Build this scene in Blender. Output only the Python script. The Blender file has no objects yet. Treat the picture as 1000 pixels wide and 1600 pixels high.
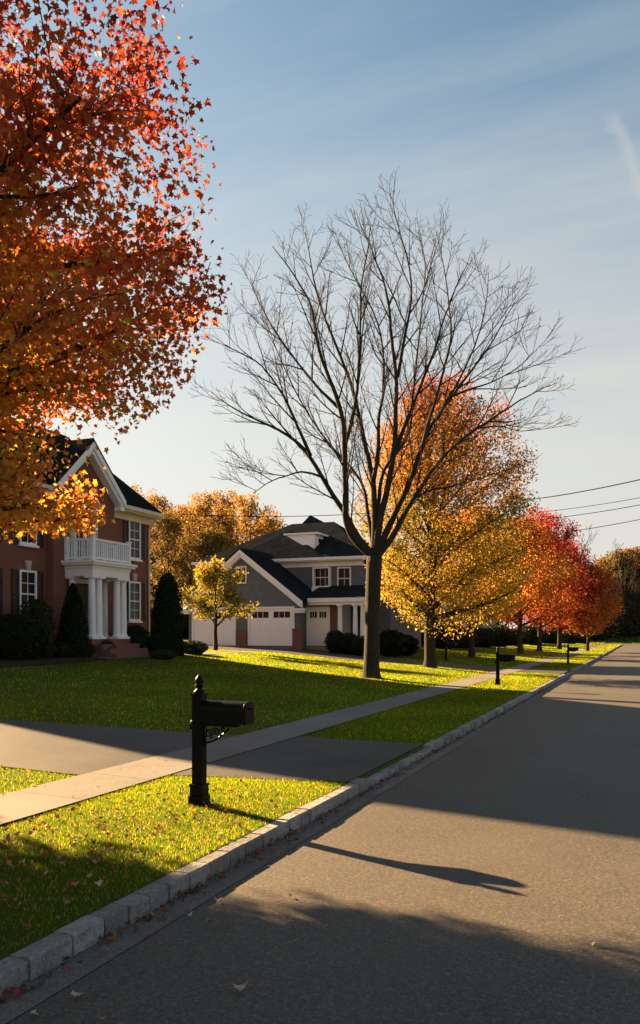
import bpy, math, random
import numpy as np
from mathutils import Vector

random.seed(7)
SC = bpy.context.scene
COL = SC.collection
RAD = math.radians

# ------------------------------------------------------------------ camera frame
CAMH = 1.92
F = 1250.0
TH = math.atan(0.4)
CS, SN = math.cos(TH), math.sin(TH)


def wpt(u, v, z):
    """world point seen at photo pixel (u, v) at depth z (metres)"""
    x = (u - 500) / F * z
    return np.array([x * CS - z * SN, x * SN + z * CS, (992 - v) / F * z + CAMH])


# sun : toward-sun direction in world
SUN_EL = RAD(22.0)
SUN_AZ = RAD(70.0)           # from +Y toward -X
SUN_DIR = np.array([-math.sin(SUN_AZ) * math.cos(SUN_EL), math.cos(SUN_AZ) * math.cos(SUN_EL), math.sin(SUN_EL)])

# ------------------------------------------------------------------ terrain profile
PX = [-500, -60, -40, -24, -21, -18, -15, -12, -9, -6.35, -5.4, -3.27, -3.2, 4.63, 4.70, 7, 9, 16, 40, 500]
PZ = [2.4, 1.75, 1.55, 1.22, 1.12, 1.0, .76, .54, .35, .19, .165, .13, -.06, -.06, .13, .17, .19, .5, .9, 1.6]


def yfac(y):
    return float(np.interp(y, [166, 168, 178, 180], [1, 0, 0, 1]))


def H(x, y):
    z = np.interp(x, PX, PZ)
    k = np.interp(y, [160, 164, 172, 174], [1, 0, 0, 1])
    z = z * k + (-.06) * (1 - k)
    rise = np.interp(y, [172, 174, 215, 400, 900], [0, .19, 2.6, 4, 6])
    inroad = np.interp(x, [-3.27, -3.2, 4.63, 4.7], [0, 1, 1, 0])
    z2 = np.where(np.asarray(y) > 172, (-.06 * 0 + rise), z)
    return np.where(np.asarray(y) > 172, z2, z)


# ------------------------------------------------------------------ materials
def mat_new(name):
    m = bpy.data.materials.new(name)
    m.use_nodes = True
    nt = m.node_tree
    nt.nodes.clear()
    out = nt.nodes.new('ShaderNodeOutputMaterial')
    return m, nt, out


def N(nt, t, **kw):
    n = nt.nodes.new(t)
    for k, v in kw.items():
        setattr(n, k, v)
    return n


def ramp(nt, src, stops):
    r = N(nt, 'ShaderNodeValToRGB')
    els = r.color_ramp.elements
    while len(els) > 1:
        els.remove(els[0])
    els[0].position = stops[0][0]
    els[0].color = (*stops[0][1], 1)
    for p, c in stops[1:]:
        e = els.new(p)
        e.color = (*c, 1)
    nt.links.new(src, r.inputs['Fac'])
    return r.outputs['Color']


def noise(nt, scale, detail=4, rough=.6, vec=None):
    n = N(nt, 'ShaderNodeTexNoise')
    n.inputs['Scale'].default_value = scale
    n.inputs['Detail'].default_value = detail
    n.inputs['Roughness'].default_value = rough
    if vec is not None:
        nt.links.new(vec, n.inputs['Vector'])
    return n.outputs['Fac']


def mixc(nt, fac, a, b, mode='MIX'):
    m = N(nt, 'ShaderNodeMix', data_type='RGBA', blend_type=mode)
    for s, v in ((m.inputs[0], fac), (m.inputs[6], a), (m.inputs[7], b)):
        if isinstance(v, (int, float)):
            s.default_value = v
        elif isinstance(v, tuple):
            s.default_value = (*v, 1)
        else:
            nt.links.new(v, s)
    return m.outputs[2]


def math_(nt, op, a, b=None):
    m = N(nt, 'ShaderNodeMath', operation=op)
    for s, v in ((m.inputs[0], a), (m.inputs[1], b)):
        if v is None:
            continue
        if isinstance(v, (int, float)):
            s.default_value = v
        else:
            nt.links.new(v, s)
    return m.outputs[0]


def coords(nt, kind='Object'):
    c = N(nt, 'ShaderNodeTexCoord')
    return c.outputs[kind]


def world_pos(nt):
    return N(nt, 'ShaderNodeNewGeometry').outputs['Position']


def principled(nt, out, col, rough=.8, bump=None, bstr=.3, bdist=.02, spec=.4, metal=0):
    p = N(nt, 'ShaderNodeBsdfPrincipled')
    if isinstance(col, tuple):
        p.inputs['Base Color'].default_value = (*col, 1)
    else:
        nt.links.new(col, p.inputs['Base Color'])
    if isinstance(rough, (int, float)):
        p.inputs['Roughness'].default_value = rough
    else:
        nt.links.new(rough, p.inputs['Roughness'])
    p.inputs['Specular IOR Level'].default_value = spec
    p.inputs['Metallic'].default_value = metal
    if bump is not None:
        b = N(nt, 'ShaderNodeBump')
        b.inputs['Strength'].default_value = bstr
        b.inputs['Distance'].default_value = bdist
        nt.links.new(bump, b.inputs['Height'])
        nt.links.new(b.outputs[0], p.inputs['Normal'])
    nt.links.new(p.outputs[0], out.inputs['Surface'])
    return p


M = {}


def simple(name, c1, c2, scale, rough=.7, bstr=.2, spec=.4, bd=.01):
    m, nt, out = mat_new(name)
    n = noise(nt, scale, 6, .65, world_pos(nt))
    col = ramp(nt, n, [(.3, c1), (.7, c2)])
    principled(nt, out, col, rough, n, bstr, bd, spec)
    M[name] = m
    return m


def make_materials():
    # road asphalt
    m, nt, out = mat_new('road_asphalt')
    P = world_pos(nt)
    fine = noise(nt, 34, 3, .8, P)
    mid = noise(nt, 17, 5, .7, P)
    big = noise(nt, .55, 5, .6, P)
    sep = N(nt, 'ShaderNodeSeparateXYZ'); nt.links.new(P, sep.inputs[0])
    # faint wheel tracks running along the road
    wv = math_(nt, 'SINE', math_(nt, 'MULTIPLY', sep.outputs[0], 3.6))
    vs_ = N(nt, 'ShaderNodeTexVoronoi'); vs_.inputs['Scale'].default_value = 78; nt.links.new(P, vs_.inputs['Vector'])
    vsep = N(nt, 'ShaderNodeSeparateColor'); nt.links.new(vs_.outputs['Color'], vsep.inputs[0])
    stone = vsep.outputs[0]
    col = ramp(nt, fine, [(.40, (.010, .009, .008)), (.50, (.066, .057, .044)), (.585, (.28, .23, .155))])
    f2 = noise(nt, 80, 2, .8, P)
    col = mixc(nt, .7, col, ramp(nt, stone, [(.0, (.016, .0155, .015)), (.55, (.052, .048, .043)), (.85, (.105, .094, .078)), (1.0, (.27, .24, .19))]))
    col = mixc(nt, .35, col, ramp(nt, mid, [(.3, (.035, .032, .028)), (.7, (.11, .098, .08))]))
    col = mixc(nt, .35, col, ramp(nt, big, [(.3, (.042, .039, .035)), (.7, (.095, .086, .073))]))
    col = mixc(nt, math_(nt, 'MULTIPLY', math_(nt, 'ADD', wv, 1.0), .07), col, (.10, .088, .07))
    vo = N(nt, 'ShaderNodeTexVoronoi', feature='DISTANCE_TO_EDGE')
    vo.inputs['Scale'].default_value = .33
    wp = N(nt, 'ShaderNodeVectorMath', operation='ADD')
    nn = N(nt, 'ShaderNodeTexNoise'); nn.inputs['Scale'].default_value = 1.3; nn.inputs['Detail'].default_value = 6
    nt.links.new(P, nn.inputs['Vector'])
    nt.links.new(P, wp.inputs[0]); nt.links.new(nn.outputs['Color'], wp.inputs[1])
    nt.links.new(wp.outputs[0], vo.inputs['Vector'])
    crack = math_(nt, 'LESS_THAN', vo.outputs['Distance'], .0045)
    gate = math_(nt, 'GREATER_THAN', noise(nt, .25, 2, .5, P), .53)
    col = mixc(nt, math_(nt, 'MULTIPLY', math_(nt, 'MULTIPLY', crack, gate), .25), col, (.02, .02, .02))
    principled(nt, out, col, .7, stone, .25, .004, .22)
    M['road_asphalt'] = m
    # driveway asphalt: smoother, darker
    m, nt, out = mat_new('drive_asphalt')
    P = world_pos(nt)
    fine = noise(nt, 80, 3, .7, P)
    big = noise(nt, .9, 5, .6, P)
    col = ramp(nt, fine, [(.3, (.018, .018, .018)), (.7, (.085, .08, .074))])
    col = mixc(nt, .5, col, ramp(nt, big, [(.3, (.022, .0215, .021)), (.7, (.08, .074, .066))]))
    principled(nt, out, col, .7, fine, .7, .01, .22)
    M['drive_asphalt'] = m
    # concrete with joints
    m, nt, out = mat_new('walk_concrete')
    P = world_pos(nt)
    fine = noise(nt, 60, 4, .7, P)
    big = noise(nt, 1.1, 6, .65, P)
    col = ramp(nt, big, [(.3, (.12, .112, .10)), (.7, (.20, .185, .16))])
    col = mixc(nt, .35, col, ramp(nt, fine, [(.3, (.075, .07, .062)), (.7, (.25, .23, .20))]))
    sep = N(nt, 'ShaderNodeSeparateXYZ'); nt.links.new(P, sep.inputs[0])
    fr = math_(nt, 'FRACT', math_(nt, 'DIVIDE', sep.outputs[1], 1.25))
    j = math_(nt, 'LESS_THAN', math_(nt, 'ABSOLUTE', math_(nt, 'SUBTRACT', fr, .5)), .013)
    col = mixc(nt, math_(nt, 'MULTIPLY', j, .75), col, (.05, .045, .04))
    hair = N(nt, 'ShaderNodeTexVoronoi', feature='DISTANCE_TO_EDGE'); hair.inputs['Scale'].default_value = .8
    hn = N(nt, 'ShaderNodeTexNoise'); hn.inputs['Scale'].default_value = 2.2; hn.inputs['Detail'].default_value = 6; nt.links.new(P, hn.inputs['Vector'])
    hv = N(nt, 'ShaderNodeVectorMath', operation='ADD'); nt.links.new(P, hv.inputs[0]); nt.links.new(hn.outputs['Color'], hv.inputs[1]); nt.links.new(hv.outputs[0], hair.inputs['Vector'])
    col = mixc(nt, math_(nt, 'MULTIPLY', math_(nt, 'LESS_THAN', hair.outputs['Distance'], .006), .45), col, (.04, .036, .03))
    wn = N(nt, 'ShaderNodeTexWhiteNoise', noise_dimensions='1D')
    nt.links.new(math_(nt, 'FLOOR', math_(nt, 'ADD', math_(nt, 'DIVIDE', sep.outputs[1], 1.25), .5)), wn.inputs['W'])
    col = mixc(nt, math_(nt, 'MULTIPLY', wn.outputs['Value'], .38), col, (.07, .065, .058))
    st = noise(nt, 3.2, 7, .7, P)
    col = mixc(nt, math_(nt, 'MULTIPLY', math_(nt, 'GREATER_THAN', st, .58), .25), col, (.06, .055, .048))
    hgt = math_(nt, 'SUBTRACT', fine, math_(nt, 'MULTIPLY', j, 1.5))
    principled(nt, out, col, .85, hgt, .4, .01, .3)
    M['walk_concrete'] = m
    m, nt, out = mat_new('gutter_concrete')
    P = world_pos(nt)
    fine = noise(nt, 70, 4, .7, P)
    big = noise(nt, 1.6, 6, .65, P)
    col = ramp(nt, big, [(.3, (.075, .068, .06)), (.7, (.17, .15, .13))])
    col = mixc(nt, .45, col, ramp(nt, fine, [(.38, (.04, .037, .034)), (.6, (.26, .23, .2))]))
    principled(nt, out, col, .9, fine, .6, .01, .2)
    M['gutter_concrete'] = m
    # granite
    m, nt, out = mat_new('granite')
    P = world_pos(nt)
    fine = noise(nt, 110, 3, .8, P)
    mid = noise(nt, 7, 5, .7, P)
    col = ramp(nt, fine, [(.3, (.08, .08, .08)), (.52, (.30, .295, .285)), (.7, (.62, .6, .57))])
    col = mixc(nt, .45, col, ramp(nt, mid, [(.3, (.11, .108, .105)), (.7, (.44, .425, .40))]))
    at = N(nt, 'ShaderNodeAttribute', attribute_name='col')
    col = mixc(nt, 1.0, col, at.outputs['Color'], 'MULTIPLY')
    m3 = noise(nt, 24, 4, .7, P)
    col = mixc(nt, math_(nt, 'MULTIPLY', math_(nt, 'GREATER_THAN', m3, .56), .35), col, (.09, .085, .08))
    hgt = math_(nt, 'ADD', m3, math_(nt, 'MULTIPLY', fine, .3))
    principled(nt, out, col, .85, hgt, 1.0, .03, .2)
    M['granite'] = m
    # lawn soil sheet
    m, nt, out = mat_new('lawn_soil')
    P = world_pos(nt)
    a = noise(nt, 40, 4, .7, P)
    b = noise(nt, .6, 5, .6, P)
    col = ramp(nt, a, [(.3, (.025, .04, .008)), (.7, (.075, .10, .018))])
    col = mixc(nt, .4, col, ramp(nt, b, [(.3, (.035, .06, .01)), (.7, (.085, .10, .02))]))
    principled(nt, out, col, .9, a, .8, .03, .15)
    M['lawn_soil'] = m
    # leaf-like translucent material coloured by attribute
    def leafy(name, trans, tint, rough=.6, gain=1.0, spec=.12):
        m, nt, out = mat_new(name)
        at = N(nt, 'ShaderNodeAttribute', attribute_name='col')
        d = N(nt, 'ShaderNodeBsdfPrincipled')
        d.inputs['Roughness'].default_value = rough
        d.inputs['Specular IOR Level'].default_value = spec
        nt.links.new(at.outputs['Color'], d.inputs['Base Color'])
        t = N(nt, 'ShaderNodeBsdfTranslucent')
        tc = mixc(nt, 1.0, at.outputs['Color'], tint, 'MULTIPLY')
        nt.links.new(tc, t.inputs['Color'])
        mx = N(nt, 'ShaderNodeMixShader')
        mx.inputs[0].default_value = trans
        nt.links.new(d.outputs[0], mx.inputs[1]); nt.links.new(t.outputs[0], mx.inputs[2])
        nt.links.new(mx.outputs[0], out.inputs['Surface'])
        M[name] = m
    leafy('autumn_leaf', .47, (1.6, 1.4, .8))
    leafy('evergreen', .15, (1.2, 1.2, .6), .7)
    leafy('grass_blade', .62, (4.3, 2.75, .6), .55, spec=.05)
    leafy('litter_leaf', .15, (1.3, 1.1, .8), .7)
    # bark
    m, nt, out = mat_new('bark')
    P = coords(nt)
    mp = N(nt, 'ShaderNodeMapping'); mp.inputs['Scale'].default_value = (14, 14, 2.2)
    nt.links.new(P, mp.inputs['Vector'])
    n = noise(nt, 1.6, 6, .7, mp.outputs[0])
    n2 = noise(nt, 1.5, 4, .6, P)
    col = ramp(nt, n, [(.3, (.016, .011, .008)), (.55, (.042, .030, .020)), (.75, (.10, .072, .049))])
    col = mixc(nt, .3, col, ramp(nt, n2, [(.35, (.03, .025, .016)), (.7, (.075, .066, .04))]))
    principled(nt, out, col, .9, n, 1.0, .05, .2)
    M['bark'] = m
    simple('twig_bark', (.05, .042, .034), (.10, .085, .07), 6, .85, .2, .2)
    # brick (uv in metres)
    def brick(name, c1, c2, mortar):
        m, nt, out = mat_new(name)
        uv = coords(nt, 'UV')
        b = N(nt, 'ShaderNodeTexBrick')
        b.inputs['Scale'].default_value = 1
        b.inputs['Brick Width'].default_value = .215
        b.inputs['Row Height'].default_value = .075
        b.inputs['Mortar Size'].default_value = .006
        b.inputs['Color1'].default_value = (*c1, 1)
        b.inputs['Color2'].default_value = (*c2, 1)
        b.inputs['Mortar'].default_value = (*mortar, 1)
        b.inputs['Bias'].default_value = -.1
        nt.links.new(uv, b.inputs['Vector'])
        n = noise(nt, 1.0, 5, .65, uv)
        n3 = noise(nt, 12, 3, .65, uv)
        col = mixc(nt, .55, b.outputs['Color'], ramp(nt, n, [(.3, tuple(v * .55 for v in c1)), (.7, tuple(min(1, v * 1.5) for v in c2))]), 'MIX')
        col = mixc(nt, .3, col, ramp(nt, n3, [(.3, tuple(v * .5 for v in c1)), (.7, tuple(v * 1.6 for v in c2))]))
        principled(nt, out, col, .85, b.outputs['Fac'], -.4, .008, .25)
        M[name] = m
    brick('brick_red', (.24, .09, .058), (.145, .058, .042), (.30, .25, .20))
    brick('brick_brown', (.21, .095, .07), (.13, .065, .052), (.24, .21, .19))
    # siding, shingles
    def rows(name, c1, c2, row, rough=.75, bs=.6, vert=False, blocks=0, spec=.3):
        m, nt, out = mat_new(name)
        uv = coords(nt, 'UV')
        sep = N(nt, 'ShaderNodeSeparateXYZ'); nt.links.new(uv, sep.inputs[0])
        ax = sep.outputs[0] if vert else sep.outputs[1]
        fr = math_(nt, 'FRACT', math_(nt, 'DIVIDE', ax, row))
        line = math_(nt, 'LESS_THAN', fr, .10)
        n = noise(nt, 3, 6, .7, uv)
        col = ramp(nt, n, [(.3, c1), (.7, c2)])
        if blocks:
            br = N(nt, 'ShaderNodeTexBrick')
            br.inputs['Scale'].default_value = 1
            br.inputs['Brick Width'].default_value = blocks
            br.inputs['Row Height'].default_value = row
            br.inputs['Mortar Size'].default_value = .006
            br.inputs['Color1'].default_value = (*c1, 1); br.inputs['Color2'].default_value = (*c2, 1)
            br.inputs['Mortar'].default_value = (*[v * .5 for v in c1], 1)
            nt.links.new(uv, br.inputs['Vector'])
            col = mixc(nt, .6, col, br.outputs['Color'])
        col = mixc(nt, math_(nt, 'MULTIPLY', line, .55), col, tuple(v * .35 for v in c1))
        principled(nt, out, col, rough if not blocks else 1.0, fr, bs, .015, 0.0 if blocks else spec)
        M[name] = m
    rows('grey_siding', (.115, .13, .155), (.155, .175, .205), .15)
    rows('tan_siding', (.33, .27, .21), (.40, .33, .26), .15)
    rows('slate_shingle', (.012, .0145, .017), (.027, .031, .035), .16, .85, .5, False, .3)
    rows('green_shingle', (.011, .014, .0135), (.022, .027, .026), .16, .85, .5, False, .3)
    rows('pale_siding', (.42, .42, .45), (.5, .5, .53), .15)
    simple('white_paint', (.82, .835, .86), (.87, .885, .91), 5, .5, .05)
    simple('cream_trim', (.62, .56, .46), (.70, .64, .54), 5, .55, .05)
    simple('black_paint', (.003, .003, .0031), (.006, .006, .0062), 20, .35, .1, .09)
    simple('shutter_paint', (.012, .014, .014), (.022, .024, .024), 10, .5, .1, .4)
    simple('mulch', (.025, .016, .011), (.075, .048, .032), 30, .95, 1.0, .1, .04)
    simple('dark_wood', (.03, .02, .016), (.06, .04, .03), 6, .5)
    simple('black_wire', (.002, .002, .002), (.004, .004, .004), 3, 1.0, .05, 0.0)
    simple('pole_wood', (.07, .05, .035), (.14, .105, .08), 4, .9, .5)
    simple('stone_trim', (.42, .38, .32), (.52, .47, .40), 8, .75)
    simple('brass', (.35, .22, .08), (.42, .28, .1), 8, .35)
    m, nt, out = mat_new('window_glass')
    P = world_pos(nt)
    n = noise(nt, .9, 2, .5, P)
    principled(nt, out, (.012, .015, .018), .05, n, .06, .05, .22)
    M['window_glass'] = m


make_materials()


# ------------------------------------------------------------------ object helpers
def tag(o, label=None, cat=None, group=None, kind=None):
    if label: o['label'] = label
    if cat: o['category'] = cat
    if group: o['group'] = group
    if kind: o['kind'] = kind
    return o


def thing(name, label, cat, loc=(0, 0, 0), group=None):
    o = bpy.data.objects.new(name, None)
    o.empty_display_size = .2
    COL.objects.link(o)
    o.location = loc
    return tag(o, label, cat, group)


def world_off(o):
    v = np.zeros(3)
    while o is not None:
        v = v + np.array(o.location)
        o = o.parent
    return v


def copy_tree(o, parent=None):
    c = o.copy()
    COL.objects.link(c)
    c.parent = parent
    for ch in list(o.children):
        copy_tree(ch, c)
    return c


class MB:
    def __init__(s):
        s.v = []
        s.f = []

    def add(s, vs, fs):
        b = len(s.v)
        s.v.extend([tuple(map(float, p)) for p in vs])
        s.f.extend([tuple(i + b for i in f) for f in fs])

    def box(s, x0, x1, y0, y1, z0, z1):
        if x0 > x1: x0, x1 = x1, x0
        if y0 > y1: y0, y1 = y1, y0
        if z0 > z1: z0, z1 = z1, z0
        s.add([(x0, y0, z0), (x1, y0, z0), (x1, y1, z0), (x0, y1, z0), (x0, y0, z1), (x1, y0, z1), (x1, y1, z1), (x0, y1, z1)],
              [(3, 2, 1, 0), (4, 5, 6, 7), (0, 1, 5, 4), (1, 2, 6, 5), (2, 3, 7, 6), (3, 0, 4, 7)])

    def prism(s, poly, vec):
        n = len(poly)
        p = [np.array(q, float) for q in poly]
        vec = np.array(vec, float)
        nrm = np.zeros(3)
        for i in range(n):
            nrm = nrm + np.cross(p[i], p[(i + 1) % n])
        if np.dot(nrm, vec) > 0:
            p = p[::-1]
        vs = p + [q + vec for q in p]
        fs = [tuple(range(n)), tuple(range(2 * n - 1, n - 1, -1))]
        for i in range(n):
            j = (i + 1) % n
            fs.append((i, i + n, j + n, j)[::1])
        s.add(vs, fs)

    def tube(s, pts, rads, n=6, cap=True):
        pts = [np.array(p, float) for p in pts]
        if len(pts) < 2: return
        d = pts[1] - pts[0]
        d /= (np.linalg.norm(d) + 1e-9)
        ref = np.array([0, 0, 1.]) if abs(d[2]) < .9 else np.array([1., 0, 0])
        a = np.cross(d, ref); a /= np.linalg.norm(a)
        b0 = len(s.v)
        for i, p in enumerate(pts):
            if i < len(pts) - 1:
                d2 = pts[i + 1] - p
            else:
                d2 = p - pts[i - 1]
            if 0 < i < len(pts) - 1:
                d2 = pts[i + 1] - pts[i - 1]
            d2 = d2 / (np.linalg.norm(d2) + 1e-9)
            a = a - d2 * np.dot(a, d2)
            a /= (np.linalg.norm(a) + 1e-9)
            b = np.cross(d2, a)
            for k in range(n):
                t = 2 * math.pi * k / n
                q = p + (a * math.cos(t) + b * math.sin(t)) * rads[i]
                s.v.append((q[0], q[1], q[2]))
        for i in range(len(pts) - 1):
            for k in range(n):
                k2 = (k + 1) % n
                s.f.append((b0 + i * n + k, b0 + i * n + k2, b0 + (i + 1) * n + k2, b0 + (i + 1) * n + k))
        if cap:
            s.f.append(tuple(b0 + k for k in range(n))[::-1])
            e = b0 + (len(pts) - 1) * n
            s.f.append(tuple(e + k for k in range(n)))

    def lathe(s, prof, cx, cy, n=16, z0=0):
        b0 = len(s.v)
        for r, z in prof:
            for k in range(n):
                t = 2 * math.pi * k / n
                s.v.append((cx + r * math.cos(t), cy + r * math.sin(t), z0 + z))
        for i in range(len(prof) - 1):
            for k in range(n):
                k2 = (k + 1) % n
                s.f.append((b0 + i * n + k, b0 + i * n + k2, b0 + (i + 1) * n + k2, b0 + (i + 1) * n + k))
        s.f.append(tuple(b0 + k for k in range(n))[::-1])
        e = b0 + (len(prof) - 1) * n
        s.f.append(tuple(e + k for k in range(n)))

    def fbox(s, fr, a0, a1, b0, b1, n0, n1):
        O, A, Nn = fr
        Z = np.array([0, 0, 1.])
        c = []
        for nn in (n0, n1):
            for (aa, bb) in ((a0, b0), (a1, b0), (a1, b1), (a0, b1)):
                c.append(O + A * aa + Z * bb + Nn * nn)
        s.add(c, [(3, 2, 1, 0), (4, 5, 6, 7), (0, 1, 5, 4), (1, 2, 6, 5), (2, 3, 7, 6), (3, 0, 4, 7)])

    def build(s, name, mat, parent=None, smooth=False, bevel=0):
        off = world_off(parent)
        V = np.array(s.v, dtype=np.float64)
        me = bpy.data.meshes.new(name)
        me.from_pydata((V - off).tolist(), [], s.f)
        me.materials.append(mat if not isinstance(mat, str) else M[mat])
        # box projected UV in metres
        uvl = me.uv_layers.new(name='UVMap')
        nl = len(me.loops)
        vi = np.empty(nl, np.int32); me.loops.foreach_get('vertex_index', vi)
        npoly = len(me.polygons)
        nr = np.empty(npoly * 3); me.polygons.foreach_get('normal', nr); nr = nr.reshape(-1, 3)
        lt = np.empty(npoly, np.int32); me.polygons.foreach_get('loop_total', lt)
        ln = np.repeat(nr, lt, axis=0)
        P = V[vi]
        ax = np.argmax(np.abs(ln) * np.array([1, 1, .8]), axis=1)
        steep = np.abs(ln[:, 2]) < .95
        horiz_x = np.abs(ln[:, 0]) > np.abs(ln[:, 1])
        U = np.where(ax == 2, np.where(steep & horiz_x, P[:, 1], P[:, 0]), np.where(ax == 0, P[:, 1], P[:, 0]))
        W = np.where(ax == 2, np.where(steep, P[:, 2] * 1.4, P[:, 1]), P[:, 2])
        uvl.data.foreach_set('uv', np.stack([U, W], 1).astype(np.float32).ravel())
        if smooth:
            me.polygons.foreach_set('use_smooth', [True] * npoly)
        o = bpy.data.objects.new(name, me)
        COL.objects.link(o)
        if parent is not None:
            o.parent = parent
        if bevel:
            md = o.modifiers.new('bevel', 'BEVEL'); md.width = bevel; md.segments = 2
            md.limit_method = 'ANGLE'
        return o


def np_mesh(name, V, counts, idx, mat, colors=None, smooth=False):
    """fast mesh from arrays; counts per polygon"""
    me = bpy.data.meshes.new(name)
    me.vertices.add(len(V)); me.vertices.foreach_set('co', V.astype(np.float32).ravel())
    me.loops.add(len(idx)); me.loops.foreach_set('vertex_index', idx.astype(np.int32))
    starts = np.concatenate([[0], np.cumsum(counts)[:-1]]).astype(np.int32)
    me.polygons.add(len(counts)); me.polygons.foreach_set('loop_start', starts)
    if smooth:
        me.polygons.foreach_set('use_smooth', np.ones(len(counts), bool))
    me.update(calc_edges=True)
    if colors is not None:
        a = me.attributes.new('col', 'FLOAT_COLOR', 'POINT')
        a.data.foreach_set('color', np.concatenate([colors, np.ones((len(colors), 1))], 1).astype(np.float32).ravel())
    me.materials.append(M[mat])
    return me


def link(name, me, parent=None, loc=None):
    o = bpy.data.objects.new(name, me)
    COL.objects.link(o)
    if parent is not None: o.parent = parent
    if loc is not None: o.location = loc
    return o


# ------------------------------------------------------------------ leaf clouds
MAPLE = np.array([(0, -.40), (.10, -.26), (.42, -.34), (.34, -.10), (.56, .16), (.27, .13), (.19, .26), (0, .60),
                  (-.19, .26), (-.27, .13), (-.56, .16), (-.34, -.10), (-.42, -.34), (-.10, -.26)])
OVAL = np.array([(0, -.5), (.27, -.12), (.22, .22), (0, .5), (-.22, .22), (-.27, -.12)])
QUAD = np.array([(0, -.5), (.36, 0), (0, .5), (-.36, 0)])


def rand_dirs(rng, n):
    v = rng.normal(size=(n, 3))
    return v / np.linalg.norm(v, axis=1, keepdims=True)


def leaf_mesh(name, rng, P, size, C, shape, mat, droop=.35, flat=0.0):
    n = len(P)
    k = len(shape)
    # leaf axis: drooping random; normal random
    ax = rand_dirs(rng, n); ax[:, 2] -= droop; ax /= np.linalg.norm(ax, axis=1, keepdims=True)
    nr = rand_dirs(rng, n); nr[:, 2] += flat
    nr -= ax * np.sum(nr * ax, 1, keepdims=True)
    nr /= (np.linalg.norm(nr, axis=1, keepdims=True) + 1e-9)
    sd = np.cross(ax, nr)
    sz = size * rng.uniform(.55, 1.3, n) if np.isscalar(size) else size
    bend = rng.uniform(-.2, .85, n)
    sx, sy = shape[:, 0], shape[:, 1]
    V = (P[:, None, :] + sz[:, None, None] * (sx[None, :, None] * sd[:, None, :] + (sy[None, :, None] + .4) * ax[:, None, :]
         + (bend[:, None] * (np.abs(sx) - .5 * sy * sy)[None, :])[:, :, None] * nr[:, None, :]))
    V = V.reshape(-1, 3)
    idx = np.arange(n * k)
    return np_mesh(name, V, np.full(n, k), idx, mat, np.repeat(C, k, axis=0))


# ------------------------------------------------------------------ trees
def norm(v):
    return v / (np.linalg.norm(v) + 1e-9)


def perp(rng, d):
    r = rng.normal(size=3)
    return norm(r - d * np.dot(r, d))


def smooth_path(pts, sub=5):
    pts = np.array(pts, float)
    P = np.vstack([2 * pts[0] - pts[1], pts, 2 * pts[-1] - pts[-2]])
    out = []
    for i in range(1, len(P) - 2):
        for k in range(sub):
            t = k / sub
            p0, p1, p2, p3 = P[i - 1], P[i], P[i + 1], P[i + 2]
            out.append(.5 * ((2 * p1) + (-p0 + p2) * t + (2 * p0 - 5 * p1 + 4 * p2 - p3) * t * t + (-p0 + 3 * p1 - 3 * p2 + p3) * t ** 3))
    out.append(P[-2])
    return np.array(out)


def path_from(rng, p, d, L, nseg, wob, up):
    pts = [p]
    d = norm(d)
    for i in range(nseg):
        d = norm(d + rng.normal(0, wob, 3) + np.array([0, 0, up]))
        p = p + d * (L / nseg)
        pts.append(p)
    return np.array(pts)


def spawn(rng, mb, pts, r0, r1, level, cfg, nodes):
    """side branches along pts (radius r0->r1)"""
    if level >= len(cfg): return
    c = cfg[level]
    seg = np.linalg.norm(np.diff(pts, axis=0), axis=1)
    cum = np.concatenate([[0], np.cumsum(seg)])
    T = cum[-1]
    s = T * c['start'] + rng.uniform(0, c['gap'])
    az = rng.uniform(0, 6.28)
    while s < T * .98:
        i = min(int(np.searchsorted(cum, s)) - 1, len(seg) - 1)
        i = max(i, 0)
        t = (s - cum[i]) / max(seg[i], 1e-6)
        p = pts[i] * (1 - t) + pts[i + 1] * t
        d = norm(pts[i + 1] - pts[i])
        f = s / T
        az += 2.4 + rng.normal(0, .5)
        ref = norm(np.cross(d, np.array([.31, .2, .93])))
        b = np.cross(d, ref)
        side = ref * math.cos(az) + b * math.sin(az)
        ang = rng.normal(c['ang'], .13)
        nd = norm(d * math.cos(ang) + side * math.sin(ang))
        if nd[2] < -.15: nd[2] *= -.3
        L = (c['len'] * (1.15 - .75 * f) * rng.uniform(.6, 1.2))
        rr = r0 * (1 - f) + r1 * f
        rb = max(min(rr * .62, c['r']), c['rmin'])
        bp = path_from(rng, p, nd, L, c['seg'], c['wob'], c['up'])
        n = len(bp)
        mb.tube(bp, [max(rb * (1 - .75 * k / (n - 1)), c['rmin']) for k in range(n)], c['sides'], False)
        if nodes is not None:
            nodes.append((level, bp))
        spawn(rng, mb, bp, rb, rb * .3, level + 1, cfg, nodes)
        s += c['gap'] * rng.uniform(.6, 1.5)


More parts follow.
